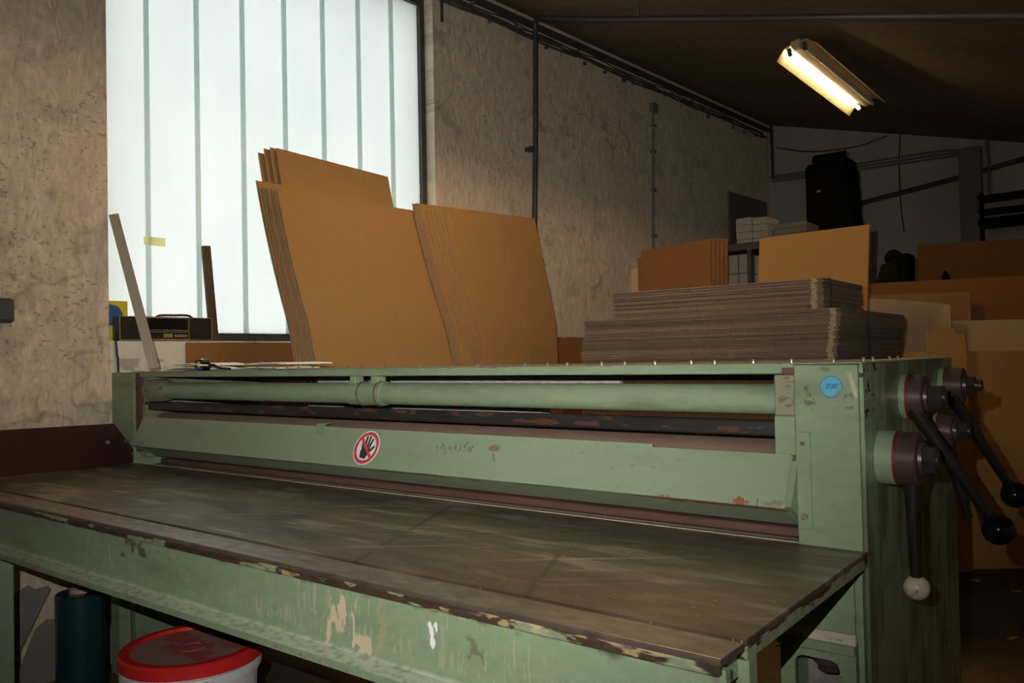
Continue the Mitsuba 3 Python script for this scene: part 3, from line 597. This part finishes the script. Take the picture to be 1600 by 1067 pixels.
panel('cardboard_sheet', [(-2.465, 0), (-2.27, 0), (-2.27, 2.0), (-2.465, 1.996)], 3.62, 0.006, 'beige_board', 'narrow pale cardboard sheet between the wall pipe and the brown sheets')
for i in range(5):
    x1 = -1.614 - 0.021 * i
    panel('cardboard_sheet', [(-2.30 + (0.05 if i == 4 else 0.05), 0), (x1 - 0.06, 0), (x1, 2.118), (-2.235, 2.086)], 3.45 - 0.022 * i, 0.006, 'brown_board', f'upright brown cardboard sheet behind the flat stack, {"frontmost" if i == 4 else ORD[i]} of five', group='upright brown sheets')
panel('cardboard_sheet', [(-2.34, 0), (-2.2, 0), (-2.2, 2.07), (-2.325, 2.055)], 3.48, 0.006, 'brown_board', 'brown cardboard sheet jutting out left of the five upright brown sheets')
for i in range(2):
    d = 0.032 * i
    panel('cardboard_sheet', [(-1.42 + d, 0), (-0.76, 0), (-0.642, 2.074), (-1.311 + d, 2.063 )], 3.24 - 0.022 * i, 0.006, 'ochre_board', f'large light tan cardboard sheet standing behind the flat stack, {"front" if i else "rear"} one of two', group='light tan sheets')
panel('cardboard_sheet', [(-1.004, 0), (0.60, 0), (0.60, 2.225), (-0.994, 2.277)], 6.2, 0.006, 'brown_board', 'dim brown cardboard sheet highest at the far right')
panel('cardboard_sheet', [(-0.960, 0), (0.45, 0), (0.45, 1.788), (-0.954, 1.814)], 4.32, 0.006, 'brown_board', 'wide red-brown cardboard sheet across the far right')
panel('cardboard_sheet', [(-0.96, 0), (-0.25, 0), (-0.28, 1.704), (-0.95, 1.724)], 4.17, 0.006, 'tan_board', 'tan cardboard sheet between the red-brown sheet and the beige sheets')
panel('cardboard_sheet', [(-0.95, 0), (-0.345, 0), (-0.351, 1.613), (-0.45, 1.632), (-0.664, 1.665), (-0.95, 1.69)], 3.92, 0.006, 'beige_board', 'pale beige cardboard sheet with a sagging top edge right of the flat stack')
panel('cardboard_sheet', [(-0.44, 0), (0.10, 0), (0.062, 1.508), (-0.44, 1.520)], 4.11, 0.006, 'beige_board', 'pale beige cardboard sheet at the far right edge, lower than the tan one')
yw = math.atan2(0.61, 0.792); base = np.array([-0.328, 3.720, 0.0])
def tb(x, y): return (x + 0.328) * 0.792 + (y - 3.72) * 0.61
panel('cardboard_sheet', [(-0.40, 0.0), (0.90, 0.0), (0.90, 1.315), (-0.26, 1.320), (-0.40, 1.30)], 0, 0.006, 'light_board', 'large ochre cardboard sheet standing on the floor behind the lever handles', yaw=yw, o=base)
panel('cardboard_sheet', [(-0.165, 0.0), (0.075, 0.0), (0.075, 1.325), (0.068, 1.424), (0.02, 1.424), (-0.005, 1.464), (-0.09, 1.468), (-0.105, 1.45), (-0.125, 1.445), (-0.168, 1.442)], 0, 0.006, 'light_board', 'die-cut ochre cardboard blank with a stepped tab on top', yaw=yw, o=base - 0.05 * np.array([-0.61, 0.792, 0]))
strap(2.33, -0.4385, 1.22, 1.526, 'black strap hanging down the corner of the lower flat stack')
strap(2.03, -0.520, 1.53, 1.672, 'black strap at the corner of the upper flat stack')

# white stacks on a dark rack
mat('white_stack', lambda p, n, uv: mix((0.36, 0.345, 0.315), (0.26, 0.24, 0.21), fbm(p.x * 20, p.y * 20, p.z * 90, 2)), rough=0.9, spec=0.1)
rk = thing('storage_rack', 'dark metal rack with white stacks behind the cardboard sheets', 'rack')
put('shelf', bx(-1.90, -1.30, 4.0, 4.7, 2.10, 2.155, 0.003), 'frame_steel', rk)
put('shelf', bx(-1.90, -1.30, 4.0, 4.7, 1.45, 1.50, 0.003), 'frame_steel', rk)
for x in (-1.90, -1.70, -1.33):
    put('post', bx(x, x + 0.03, 4.0, 4.03, 0, 2.12), 'frame_steel', rk); put('post', bx(x, x + 0.03, 4.67, 4.7, 0, 2.12), 'frame_steel', rk)
for i, (x0, x1, y0, y1, z0, z1, lb) in enumerate(((-1.865, -1.789, 4.04, 4.3, 1.501, 2.08, 'white stack on the lower shelf of the dark rack, left one'), (-1.780, -1.707, 4.04, 4.3, 1.501, 2.08, 'white stack on the lower shelf of the dark rack, beside the dark post'), (-1.66, -1.40, 4.04, 4.3, 1.501, 2.06, 'white stack on the lower shelf right of the dark post'),
        (-1.86, -1.735, 4.20, 4.45, 2.156, 2.375, 'white stack on top of the dark rack, left one'), (-1.73, -1.615, 4.20, 4.45, 2.156, 2.365, 'white stack on top of the dark rack, middle one'), (-1.60, -1.36, 4.30, 4.60, 2.156, 2.31, 'dim lower stack on top of the dark rack, right end'))):
    st_ = cat(*[bx(x0 + rng.uniform(-.003, .003), x1 + rng.uniform(-.003, .003), y0, y1, z0 + (z1 - z0) * k / 4, z0 + (z1 - z0) * (k + 0.97) / 4, 0.002) for k in range(4)])
    put('white_bundle', st_, 'white_stack' if i < 5 else 'clip_grey', label=lb, category='stack')

# black machine and other dark shapes near the far wall
mat('black_iron', color=(0.0045, 0.0045, 0.005), rough=0.8, spec=0.08)
bm = thing('stitching_machine', 'tall black machine standing in the dark before the far wall', 'machine')
put('column', bx(-1.735, -1.40, 5.45, 5.95, 0.0, 2.99, 0.03), 'black_iron', bm)
put('head', cat(bx(-1.66, -1.41, 5.42, 5.9, 2.95, 3.055, 0.02), bx(-1.46, -1.385, 5.40, 5.7, 2.90, 3.02, 0.03)), 'black_iron', bm)
put('arm', cyl([-1.60, 5.50, 3.04], [-1.38, 5.46, 3.045], 0.018, 16), 'black_iron', bm, 30)
put('motor', cat(bx(-1.43, -1.355, 5.45, 5.8, 2.45, 2.80, 0.02), bx(-1.42, -1.33, 5.45, 5.75, 2.38, 2.52, 0.015)), 'black_iron', bm)
put('badge', bx(-1.63, -1.60, 5.446, 5.4505, 2.73, 2.75), 'clip_grey', bm)
do = thing('covered_device', 'dark rounded device with a square back panel above the red-brown cardboard', 'machine')
rb = trimesh.creation.icosphere(3, 1.0); rb.vertices = rb.vertices * [0.062, 0.06, 0.062] + [-0.830, 4.6, 2.010]
put('head', rb, 'black_iron', do, 40)
bo = trimesh.convex.convex_hull(np.vstack([np.array([[-0.935, 4.52, 0.0], [-0.80, 4.52, 0.0], [-0.935, 4.72, 0], [-0.80, 4.72, 0], [-0.935, 4.52, 1.84], [-0.935, 4.70, 1.84], [-0.90, 4.54, 1.96], [-0.79, 4.54, 2.0], [-0.88, 4.70, 2.0], [-0.79, 4.7, 2.0]])]))
mat('dark_olive', color=(0.013, 0.012, 0.006), rough=0.8, spec=0.1)
put('body', bo, 'dark_olive', do)
put('back_panel', bx(-0.795, -0.712, 4.53, 4.72, 0.0, 2.032, 0.01), 'black_iron', do)
put('floor_stand', lathe([(0, 0), (0, 0.10), (0.02, 0.10), (0.03, 0.014), (1.80, 0.014), (1.815, 0.022), (1.845, 0.024), (1.865, 0.014), (1.885, 0.009), (1.885, 0)], [-0.485, 4.55, 0.0], [0, 0, 1], 20), 'black_iron', smooth=40, label='slim black stand whose tip pokes up over the red-brown cardboard', category='stand')
put('wall_board', roombox(7.10, 8.02, 0.004, 0.02, 0.0, 3.05, 0.002), 'clip_grey', label='flat dull grey-brown board against the plastered wall near the far corner', category='board')

# ================================================================== PIPES AND CABLES
pp = [WP(3.840, 0.05, 0.0), WP(3.85, 0.05, 1.5), WP(3.866, 0.055, 2.3), WP(3.868, 0.080, 3.0), WP(3.842, 0.115, 3.5), WP(3.832, 0.130, 3.70), WP(3.82, 0.138, 3.79), WP(3.80, 0.17, 3.845), WP(3.775, 0.27, 3.825), WP(3.757, 0.44, 3.765)] + [WP(3.75, o, 3.882 - 0.287 * o) for o in (0.78, 1.5, 2.0, 2.5, 3.3, 4.2, 5.8)]
pk = put('wall_pipe', tube(np.vstack([smoothpath(pp[:3], 3)[:-1], smoothpath(pp[2:], 6)]), 0.0195, 14), 'pipe_paint', smooth=40, label='dark pipe rising up the plastered wall and running across under the ceiling', category='pipe')
put('hanger', tube([WP(3.75, 1.10, 3.566), WP(3.72, 1.10, ROOM_H - SLOPE * 1.10)], 0.009, 8), 'pipe_paint', pk, 40)
for z in (1.9, 2.9): put('clip', roombox(3.835, 3.895, 0.0, 0.070, z, z + 0.03), 'pipe_paint', pk)
cd = put('conduit', tube(smoothpath([WP(5.56, 0.018, 0), WP(5.575, 0.018, 1.2), WP(5.593, 0.018, 2.42), WP(5.625, 0.018, 3.2), WP(5.642, 0.018, 3.62)], 5), 0.013, 10), 'conduit_grey', smooth=40, label='thin grey conduit with clips further along the plastered wall', category='pipe')
for z in (2.05, 2.42, 2.84, 3.2, 3.44, 3.62): put('clip', roombox(5.568 + 0.03 * (z - 2), 5.622 + 0.03 * (z - 2), 0.0, 0.036, z, z + 0.022), 'clip_grey', cd)
put('junction_box', roombox(5.60, 5.70, 0.0, 0.045, 3.58, 3.66, 0.006), 'conduit_grey', cd)
ct = put('cable_tray', cat(roombox(2.95, BACK - 0.02, 0.001, 0.085, 3.868, 3.880, 0.002), roombox(2.95, BACK - 0.02, 0.001, 0.008, 3.868, 3.92)), 'cable_dark', label='dark cable tray along the top of the plastered wall', category='cable tray')
for j in range(5):
    pts = [WP(s, 0.016 + 0.015 * j, 3.852 - 0.020 * j - 0.022 * abs(math.sin(s * 2.6 + j * 1.7)) + rng.uniform(-0.010, 0.010)) for s in np.arange(2.9, BACK - 0.03, 0.24)]
    put('cable', tube(smoothpath(pts, 3), rng.choice((0.006, 0.0085, 0.010)), 7), 'cable_dark', ct, 40)
for i in range(22):
    s = 3.0 + i * 0.235 + rng.uniform(-0.09, 0.09); z = 3.77 + rng.uniform(-0.03, 0.05)
    put('bracket', roombox(s, s + rng.uniform(0.012, 0.03), 0.0, 0.03, z, z + rng.uniform(0.02, 0.07), 0.002), rng.choice(('clip_grey', 'cable_dark')), ct)
put('wire_end', roombox(2.98, 2.995, 0.0, 0.015, 3.64, 3.868), 'cable_dark', ct)
def backpipe(pts, r, lb, m='conduit_grey', k=4):
    put('wall_conduit', tube(smoothpath([WP(BACK - r - 0.004 - e, o, z) for o, z, e in pts], k), r, 8), m, smooth=40, label=lb, category='pipe')
for j in range(3):
    backpipe([(0.03, 3.36 - 0.03 * j, 0), (0.45, 3.345 - 0.03 * j, 0), (1.39, 3.335 - 0.035 * j, 0), (1.90, 3.315 - 0.03 * j, 0), (2.10, 3.22 + 0.02 * j, 0)], 0.011, ('uppermost', 'middle', 'lowest')[j] + ' of three thin conduits running across the far wall')
backpipe([(0.045, 3.95, 0), (0.05, 3.6, 0), (0.05, 3.34, 0)], 0.02, 'short dark pipe down the far corner of the room', 'pipe_paint')
backpipe([(0.90, 2.85, 0.0), (0.96, 2.90, 0), (1.9, 3.02, 0), (2.53, 3.115, 0), (3.6, 3.22, 0)], 0.026, 'slanting dark tube on the far wall in place of a soft shadow', 'cable_dark')  # dark tube modelled where a soft slanting shadow falls
backpipe([(1.43, 3.60, 0), (1.41, 3.30, 0), (1.41, 2.9, 0), (1.435, 2.55, 0)], 0.006, 'thin black wire hanging on the far wall', 'cord_black')
backpipe([(1.30, 3.58, 0), (1.0, 3.52, 0.03), (0.5, 3.56, 0), (0.1, 3.68, 0)], 0.007, 'sagging thin cable high on the far wall', 'cable_dark')
backpipe([(2.22, 3.36, 0.02), (2.235, 3.1, 0.02), (2.23, 2.84, 0.02), (2.32, 2.80, 0.02), (3.0, 2.86, 0.02)], 0.014, 'grey conduit bending right beside the far pillar')
put('pillar', roombox(BACK - 0.10, BACK, 1.98, 2.17, 0, 3.30, 0.004), 'conduit_grey', label='grey pillar on the far wall', category='pillar')
wr = thing('wall_shelf', 'dark shelves on the far wall right of the grey pillar', 'shelf')
for z, h in ((2.745, 0.03), (2.62, 0.025), (2.49, 0.07)): put('board', roombox(BACK - 0.32, BACK - 0.02, 2.18, 3.6, z, z + h, 0.003), 'black_iron', wr)
put('post', roombox(BACK - 0.30, BACK - 0.25, 2.19, 2.22, 0, 2.80), 'black_iron', wr)

# ================================================================== FLUORESCENT LAMPS
def lamp(s0, s1, o, drop0, drop1, lb, lit=1):
    """A twin-reflector batten hung on rods, its far end lower by drop1 - drop0 and its wall side tipped down."""
    k = thing('fluorescent_lamp', lb, 'lamp')
    zc = ROOM_H - SLOPE * o
    ax = WP(s1, o, zc - drop1) - WP(s0, o, zc - drop0); L = np.linalg.norm(ax); ax = ax / L
    e1 = WN * math.cos(0.17) + np.array([0, 0, math.sin(0.17)]); e1 -= ax * (e1 @ ax); e1 /= np.linalg.norm(e1)
    up = np.cross(ax, e1); up = up if up[2] > 0 else -up
    org = WP(s0, o, zc - drop0)
    def ext(poly):
        poly = Polygon(poly) if not hasattr(poly, 'geom_type') else poly
        m = trimesh.creation.extrude_polygon(poly, L, engine='earcut')
        m.vertices = org + m.vertices[:, :1] * e1 + m.vertices[:, 1:2] * up + m.vertices[:, 2:] * ax
        m.fix_normals(); return m
    put('spine', ext([(-0.030, 0.0), (-0.020, -0.030), (0.020, -0.030), (0.030, 0.0), (0.030, 0.03), (-0.030, 0.03)]), 'lamp_enamel', k)
    for sg_ in (-1, 1):
        put('reflector', ext(band([(sg_ * 0.028, 0.012), (sg_ * 0.075, 0.006), (sg_ * 0.142, -0.060)], 0.003)), 'lamp_enamel', k, label='cream enamelled reflector wing')
        for t_ in (0.012, L - 0.03):
            p0 = org + e1 * sg_ * 0.052 + ax * t_
            put('lamp_holder', cat(*[trimesh.convex.convex_hull(np.array([p0 + e1 * a + up * b + ax * c for a in (-0.012, 0.012) for b in (-0.052, 0.0) for c in (0, 0.018)]))]), 'frame_steel', k)
        p0 = org + e1 * sg_ * 0.052 - up * 0.036
        mesh = cyl(p0 + ax * 0.03, p0 + ax * (L - 0.03), 0.013, 20)
        kk = put('tube', mesh, None, k, 40, label='glowing tube' if sg_ < 0 or lit > 1 else 'unlit tube')
        scene[kk]['bsdf'] = {'type': 'diffuse', 'reflectance': {'type': 'rgb', 'value': [0.7, 0.66, 0.55]}}
        if sg_ < 0 or lit > 1: scene[kk]['emitter'] = {'type': 'area', 'radiance': {'type': 'rgb', 'value': LAMP_NEW if lit > 1 else LAMP_OLD}}
    for t_ in (0.25, L - 0.25):
        p0 = org + ax * t_
        put('hanger', tube([p0 + up * 0.02, np.array([p0[0], p0[1], zc])], 0.006, 8), 'frame_steel', k, 40)
lamp(4.45, 5.80, 1.86, 0.075, 0.165, 'fluorescent ceiling lamp with cream reflector wings and one glowing tube')
lamp(1.45, 2.80, 1.86, 0.075, 0.165, 'fluorescent ceiling lamp above the leaning cardboard, out of the picture', 2)

# ================================================================== ON THE MACHINE AND THE SILL
mat('straightedge_steel', color=(0.62, 0.56, 0.48), rough=0.42, metal=0.5)
a, b = np.array([-2.872, 0.055, 1.3075]), WP(0.790, 0.012, 2.055)
d = (b - a) / np.linalg.norm(b - a); nn = np.array([0.88, -0.48, 0.0]) - d * (np.array([0.88, -0.48, 0.0]) @ d); nn /= np.linalg.norm(nn); sd = np.cross(nn, d)
sm_ = trimesh.convex.convex_hull(np.array([p + sd * x + nn * y for p in (a + d * 0.01, b) for x in (-0.022, 0.022) for y in (0.0, 0.012)]))
put('straightedge', sm_, 'straightedge_steel', label='long flat steel bar leaning from the machine top to the wall beside the window', category='steel bar')
mat('dark_wood', lambda p, n, uv: mix((0.060, 0.032, 0.020), (0.12, 0.065, 0.04), fbm(p.x * 40, p.y * 40, p.z * 5, 3)), rough=0.7)
wm = bx(0, 0.045, 0, 0.022, 0, 0.50, 0.002); wm.apply_transform(trimesh.transformations.rotation_matrix(-0.075, [0, 1, 0])); wm.vertices = room(wm.vertices * [1, 1, 1] + [1.300, -0.052, 1.4585]); wm.fix_normals()
vz = wm.vertices; wm.vertices = vz - np.outer((vz[:, 2] - 1.4585) * 0.012, WN)
wm2 = wm
put('wood_slat', wm2, 'dark_wood', label='dark wooden slat standing on the sill against the window glass', category='slat')
# radio
mat('radio_black', color=(0.012, 0.010, 0.008), rough=0.4)
mat('radio_gold', color=(0.36, 0.27, 0.15), rough=0.4, metal=0.4)
mat('speaker_cloth', lambda p, n, uv: mix((0.008, 0.007, 0.006), (0.022, 0.018, 0.014), cell_rand(along(p) * 260, p.z * 260, 1.0)), rough=0.9)
ra = thing('radio', 'black portable radio with gold trim standing on the window sill', 'radio')
RS, RO, RZ = 0.815, -0.115, 1.4575
def rbox(s0, s1, o0, o1, z0, z1, b=0.0): return roombox(RS + s0, RS + s1, RO + o0, RO + o1, RZ + z0, RZ + z1, b)
put('body', rbox(0, 0.475, 0.035, 0.115, 0.0, 0.118, 0.004), 'radio_black', ra)
def goldframe(s0, s1, z0, z1, w=0.004):
    return cat(rbox(s0, s1, 0.115, 0.118, z0, z0 + w), rbox(s0, s1, 0.115, 0.118, z1 - w, z1), rbox(s0, s0 + w, 0.115, 0.118, z0 + w, z1 - w), rbox(s1 - w, s1, 0.115, 0.118, z0 + w, z1 - w))
put('trim', goldframe(0.0, 0.475, 0.0, 0.118), 'radio_gold', ra)
put('speaker', rbox(0.008, 0.125, 0.115, 0.1165, 0.006, 0.112), 'speaker_cloth', ra); put('speaker', rbox(0.355, 0.468, 0.115, 0.1165, 0.006, 0.112), 'speaker_cloth', ra)
put('trim', goldframe(0.130, 0.350, 0.050, 0.114, 0.003), 'radio_gold', ra); put('trim', goldframe(0.130, 0.350, 0.004, 0.044, 0.003), 'radio_gold', ra)
put('cassette_door', rbox(0.145, 0.335, 0.115, 0.1168, 0.055, 0.108, 0.0005), 'black_plastic', ra)
put('dial', rbox(0.215, 0.262, 0.115, 0.1175, 0.014, 0.034), 'radio_gold', ra)
for i in range(5): put('button', rbox(0.272 + i * 0.014, 0.282 + i * 0.014, 0.115, 0.119, 0.016, 0.030), 'radio_gold', ra)
put('handle', tube(smoothpath([room(np.array([[RS + s, RO + 0.055, RZ + z]]))[0] for s, z in ((0.20, 0.112), (0.225, 0.128), (0.30, 0.131), (0.375, 0.131), (0.405, 0.112))], 4), 0.006, 8), 'radio_black', ra, 40)
# packet
mat('packet_yellow', color=(0.62, 0.52, 0.05), rough=0.35); mat('packet_blue', color=(0.035, 0.10, 0.30), rough=0.35); mat('packet_grey', color=(0.42, 0.45, 0.50), rough=0.4)
pkt = thing('packet', 'yellow and blue packet standing behind the radio in the sill corner', 'packet')
def pbox(s0, s1, o, z0, z1, d=0.001): return roombox(0.800 + s0, 0.800 + s1, o, o + d, 1.458 + z0, 1.458 + z1)
put('pouch', pbox(0.0, 0.090, -0.104, 0.0, 0.195, 0.022), 'packet_yellow', pkt)
bp = Polygon([(0.002, 0.075), (0.075, 0.075), (0.062, 0.14), (0.045, 0.168), (0.002, 0.178)])
put('print', prism(bp, 0.001, WP(0.800, -0.0815, 1.458), DV, [0, 0, 1.0]), 'packet_blue', pkt)
put('print', pbox(0.026, 0.070, -0.0822, 0.082, 0.112), 'packet_grey', pkt); put('print', pbox(0.018, 0.030, -0.0822, 0.125, 0.150), 'packet_grey', pkt)
scene['yellow_film'] = {'type': 'principledthin', 'base_color': {'type': 'rgb', 'value': [0.93, 0.90, 0.62]}, 'roughness': 0.5, 'spec_trans': 0.0, 'diff_trans': 1.6, 'eta': 1.3}
put('window_sticker', roombox(0.975, 1.085, gw + 0.0305, gw + 0.0315, 1.942, 1.985), 'yellow_film', label='faded yellow sticker on the window glass', category='sticker')
# papers, tape measure and cable on the machine top
mat('paper', lambda p, n, uv: mix((0.76, 0.75, 0.72), (0.86, 0.85, 0.82), fbm(p.x * 20, p.y * 20, 1.0)), rough=0.8)
for i, (x, y, w, h, ry) in enumerate(((-2.80, 0.06, 0.26, 0.20, 0.1), (-2.74, 0.07, 0.28, 0.20, -0.15), (-2.33, 0.08, 0.30, 0.21, 0.05), (-2.22, 0.07, 0.30, 0.21, -0.06))):
    n = 9; xs = np.linspace(0, w, n); up_ = 0.0012 + 0.014 * np.sin(np.linspace(0.2, 2.9, n)) * (0.4 + 0.6 * rng.random())
    v, f = [], []
    for t_ in (0, 0.004):
        for j in (0, 1):
            for q, z in zip(xs, up_): v.append((q, j * h, z + t_ + 0.0165 * (i % 2)))
    I = lambda t_, j, q: t_ * 2 * n + j * n + q
    for q in range(n - 1):
        f += [[I(1, 0, q), I(1, 0, q + 1), I(1, 1, q + 1)], [I(1, 0, q), I(1, 1, q + 1), I(1, 1, q)], [I(0, 0, q), I(0, 1, q + 1), I(0, 0, q + 1)], [I(0, 0, q), I(0, 1, q), I(0, 1, q + 1)],
              [I(0, 0, q), I(0, 0, q + 1), I(1, 0, q + 1)], [I(0, 0, q), I(1, 0, q + 1), I(1, 0, q)], [I(0, 1, q), I(1, 1, q + 1), I(0, 1, q + 1)], [I(0, 1, q), I(1, 1, q), I(1, 1, q + 1)]]
    f += [[I(0, 0, 0), I(1, 0, 0), I(1, 1, 0)], [I(0, 0, 0), I(1, 1, 0), I(0, 1, 0)], [I(0, 0, n - 1), I(1, 1, n - 1), I(1, 0, n - 1)], [I(0, 0, n - 1), I(0, 1, n - 1), I(1, 1, n - 1)]]
    m = M(v, f); m.apply_transform(trimesh.transformations.rotation_matrix(ry, [0, 0, 1])); m.apply_translation([x, y, 1.3066])
    put('paper_sheet', m, 'paper', smooth=30, label=('lowest white paper left of the tape measure', 'white paper lying just left of the tape measure', 'white paper right of the tape measure, under another', 'white paper on top, right of the tape measure')[i], category='paper')
mat('tape_yellow', color=(0.60, 0.50, 0.06), rough=0.35); mat('tape_blue', color=(0.02, 0.06, 0.30), rough=0.4)
tp = thing('tape_measure', 'small black, yellow and blue tape measure lying on the machine top', 'tape measure')
tx, ty, tz = -2.54, 0.05, 1.3068
put('case', prism(sbox(0, 0, 0.062, 0.046).buffer(-0.016).buffer(0.016), 0.034, [tx, ty + 0.034, tz], [1, 0, 0], [0, 0, 1]), 'black_plastic', tp)
put('label', prism(Point(0.031, 0.026).buffer(0.013), 0.001, [tx, ty, tz], [1, 0, 0], [0, 0, 1]), 'tape_yellow', tp)
put('stripe', bx(tx + 0.004, tx + 0.058, ty - 0.001, ty + 0.0345, tz + 0.006, tz + 0.013), 'tape_blue', tp)
put('cap', lathe([(0, 0), (0, 0.012), (0.006, 0.012), (0.006, 0)], [tx + 0.031, ty + 0.017, tz + 0.045], [0, 0, 1], 16), 'bright_steel', tp, 30)
put('cord', tube(smoothpath([[tx + 0.06, ty + 0.02, tz + 0.022], [tx + 0.11, ty + 0.015, tz + 0.024], [tx + 0.15, ty + 0.02, tz + 0.012], [tx + 0.24, ty + 0.01, tz + 0.006]], 5), 0.0055, 8), 'black_plastic', tp, 40)
# switch box at the left edge
mat('slate_plastic', color=(0.055, 0.065, 0.072), rough=0.5)
sw = put('switch_box', roombox(0.20, 0.348, 0.0, 0.06, 1.53, 1.636, 0.010), 'slate_plastic', label='dark grey switch box on the plastered wall at the left edge', category='switch')
put('cover', roombox(0.21, 0.338, 0.058, 0.066, 1.54, 1.626, 0.004), 'slate_plastic', sw)
put('cable', tube(smoothpath([WP(0.794, 0.008, 1.455), WP(0.800, 0.009, 1.38), WP(0.806, 0.008, 1.25), WP(0.81, 0.008, 0.2)], 4), 0.0055, 8), 'cord_black', smooth=40, label='thin black cable down the wall below the corner of the window', category='cable')

# ================================================================== UNDER THE TABLE
mat('stretch_film', color=(0.004, 0.030, 0.032), rough=0.28, spec=0.8)
mat('core_card', color=(0.34, 0.26, 0.19), rough=0.8)
rc = np.array([-2.475, -0.455, 0.0])
rl = put('film_roll', lathe([(0, 0.036), (0, 0.078), (0.004, 0.082), (0.507, 0.082), (0.511, 0.078), (0.511, 0.036), (0, 0.036)], rc, [0, 0, 1], 48), 'stretch_film', smooth=40, label='dark teal roll of stretch film standing on the floor under the table', category='film roll')
put('core', lathe([(0, 0.030), (0, 0.036), (0.524, 0.036), (0.524, 0.030), (0, 0.030)], rc, [0, 0, 1], 32), 'core_card', rl, 40)
mat('bucket_white', color=(0.62, 0.63, 0.66), rough=0.4)
mat('lid_red', color=(0.52, 0.020, 0.020), rough=0.35)
def lidtop(p, n, uv):
    k = fbm(p.x * 16, p.y * 16, 2.0, 4)
    return mix((0.22, 0.12, 0.105), (0.26, 0.03, 0.028), smoothstep(0.52, 0.62, k) * 0.75)
mat('lid_dusty', lidtop, rough=0.7)
bc_ = np.array([-1.715, -0.465, 0.0]); BR = 0.205
bk = thing('bucket', 'white plastic bucket with a dusty red lid under the table', 'bucket')
put('body', lathe([(0, 0), (0, BR - 0.035), (0.01, BR - 0.03), (0.40, BR - 0.012), (0.40, BR - 0.002), (0.405, BR), (0.43, BR), (0.43, BR - 0.01), (0.455, BR - 0.012), (0.455, 0)], bc_, [0, 0, 1], 64), 'bucket_white', bk, 35)
put('lid', lathe([(0.437, BR - 0.012), (0.437, BR + 0.004), (0.468, BR + 0.004), (0.474, BR - 0.002), (0.474, BR - 0.026), (0.462, BR - 0.032)], bc_, [0, 0, 1], 64), 'lid_red', bk, 30)
put('lid_disc', lathe([(0.458, BR - 0.02), (0.464, BR - 0.03), (0.464, 0.045), (0.467, 0.042), (0.467, 0.032), (0.464, 0.029), (0.464, 0)], bc_, [0, 0, 1], 64), 'lid_dusty', bk, 30)
for ang in (-0.55, 2.6):
    c_, s_ = math.cos(ang), math.sin(ang); e1, e2 = np.array([-s_, c_, 0]), np.array([0, 0, 1.0])
    put('handle_lug', prism(sbox(-0.05, 0.365, 0.05, 0.425).buffer(-0.008).buffer(0.008), 0.022, bc_ + np.array([c_, s_, 0]) * (BR - 0.012), e1, e2), 'bucket_white', bk)
# scrap board leaning against the wall under the table
mat('grey_card', lambda p, n, uv: mix((0.17, 0.165, 0.155), (0.24, 0.235, 0.225), fbm(p.x * 6, p.y * 6, p.z * 6, 3)), rough=0.9)
def scrap(pts, o, m, lb, th=0.004):
    e2 = np.array([-0.10, 0, 1.0]); e2 /= np.linalg.norm(e2)
    put('scrap_board', prism(Polygon(pts), th, WP(0, o, 0), DV, e2), m, label=lb, category='board')
scrap([(0.18, 0), (0.27, 0.0), (0.321, 0.107), (0.468, 0.366), (0.458, 0.382), (0.405, 0.378), (0.397, 0.388), (0.382, 0.401), (0.31, 0.371), (0.18, 0.34)], 0.14, 'grey_card', 'grey torn board with a jagged top edge leaning under the table, rear one')
scrap([(0.20, 0), (0.72, 0), (0.66, 0.275), (0.44, 0.255), (0.425, 0.262), (0.379, 0.231), (0.302, 0.064)], 0.21, 'grey_card', 'grey torn board leaning under the table beside the film roll, front one')
# wood chips on the floor at the right
for i, (x, y, a) in enumerate(((0.02, 3.38, 0.5), (0.10, 2.52, 1.2), (-0.20, 3.50, 0.1))):
    m = bx(-0.03, 0.03, -0.012, 0.012, 0, 0.008, 0.003); m.apply_transform(trimesh.transformations.rotation_matrix(a, [0, 0, 1])); m.apply_translation([x, y, 0.0002])
    put('scrap', m, 'ochre_board', label=('tan cardboard scrap on the floor near the standing sheet', 'tan cardboard scrap on the floor nearest the machine', 'tan cardboard scrap at the foot of the ochre sheet')[i], category='scrap')
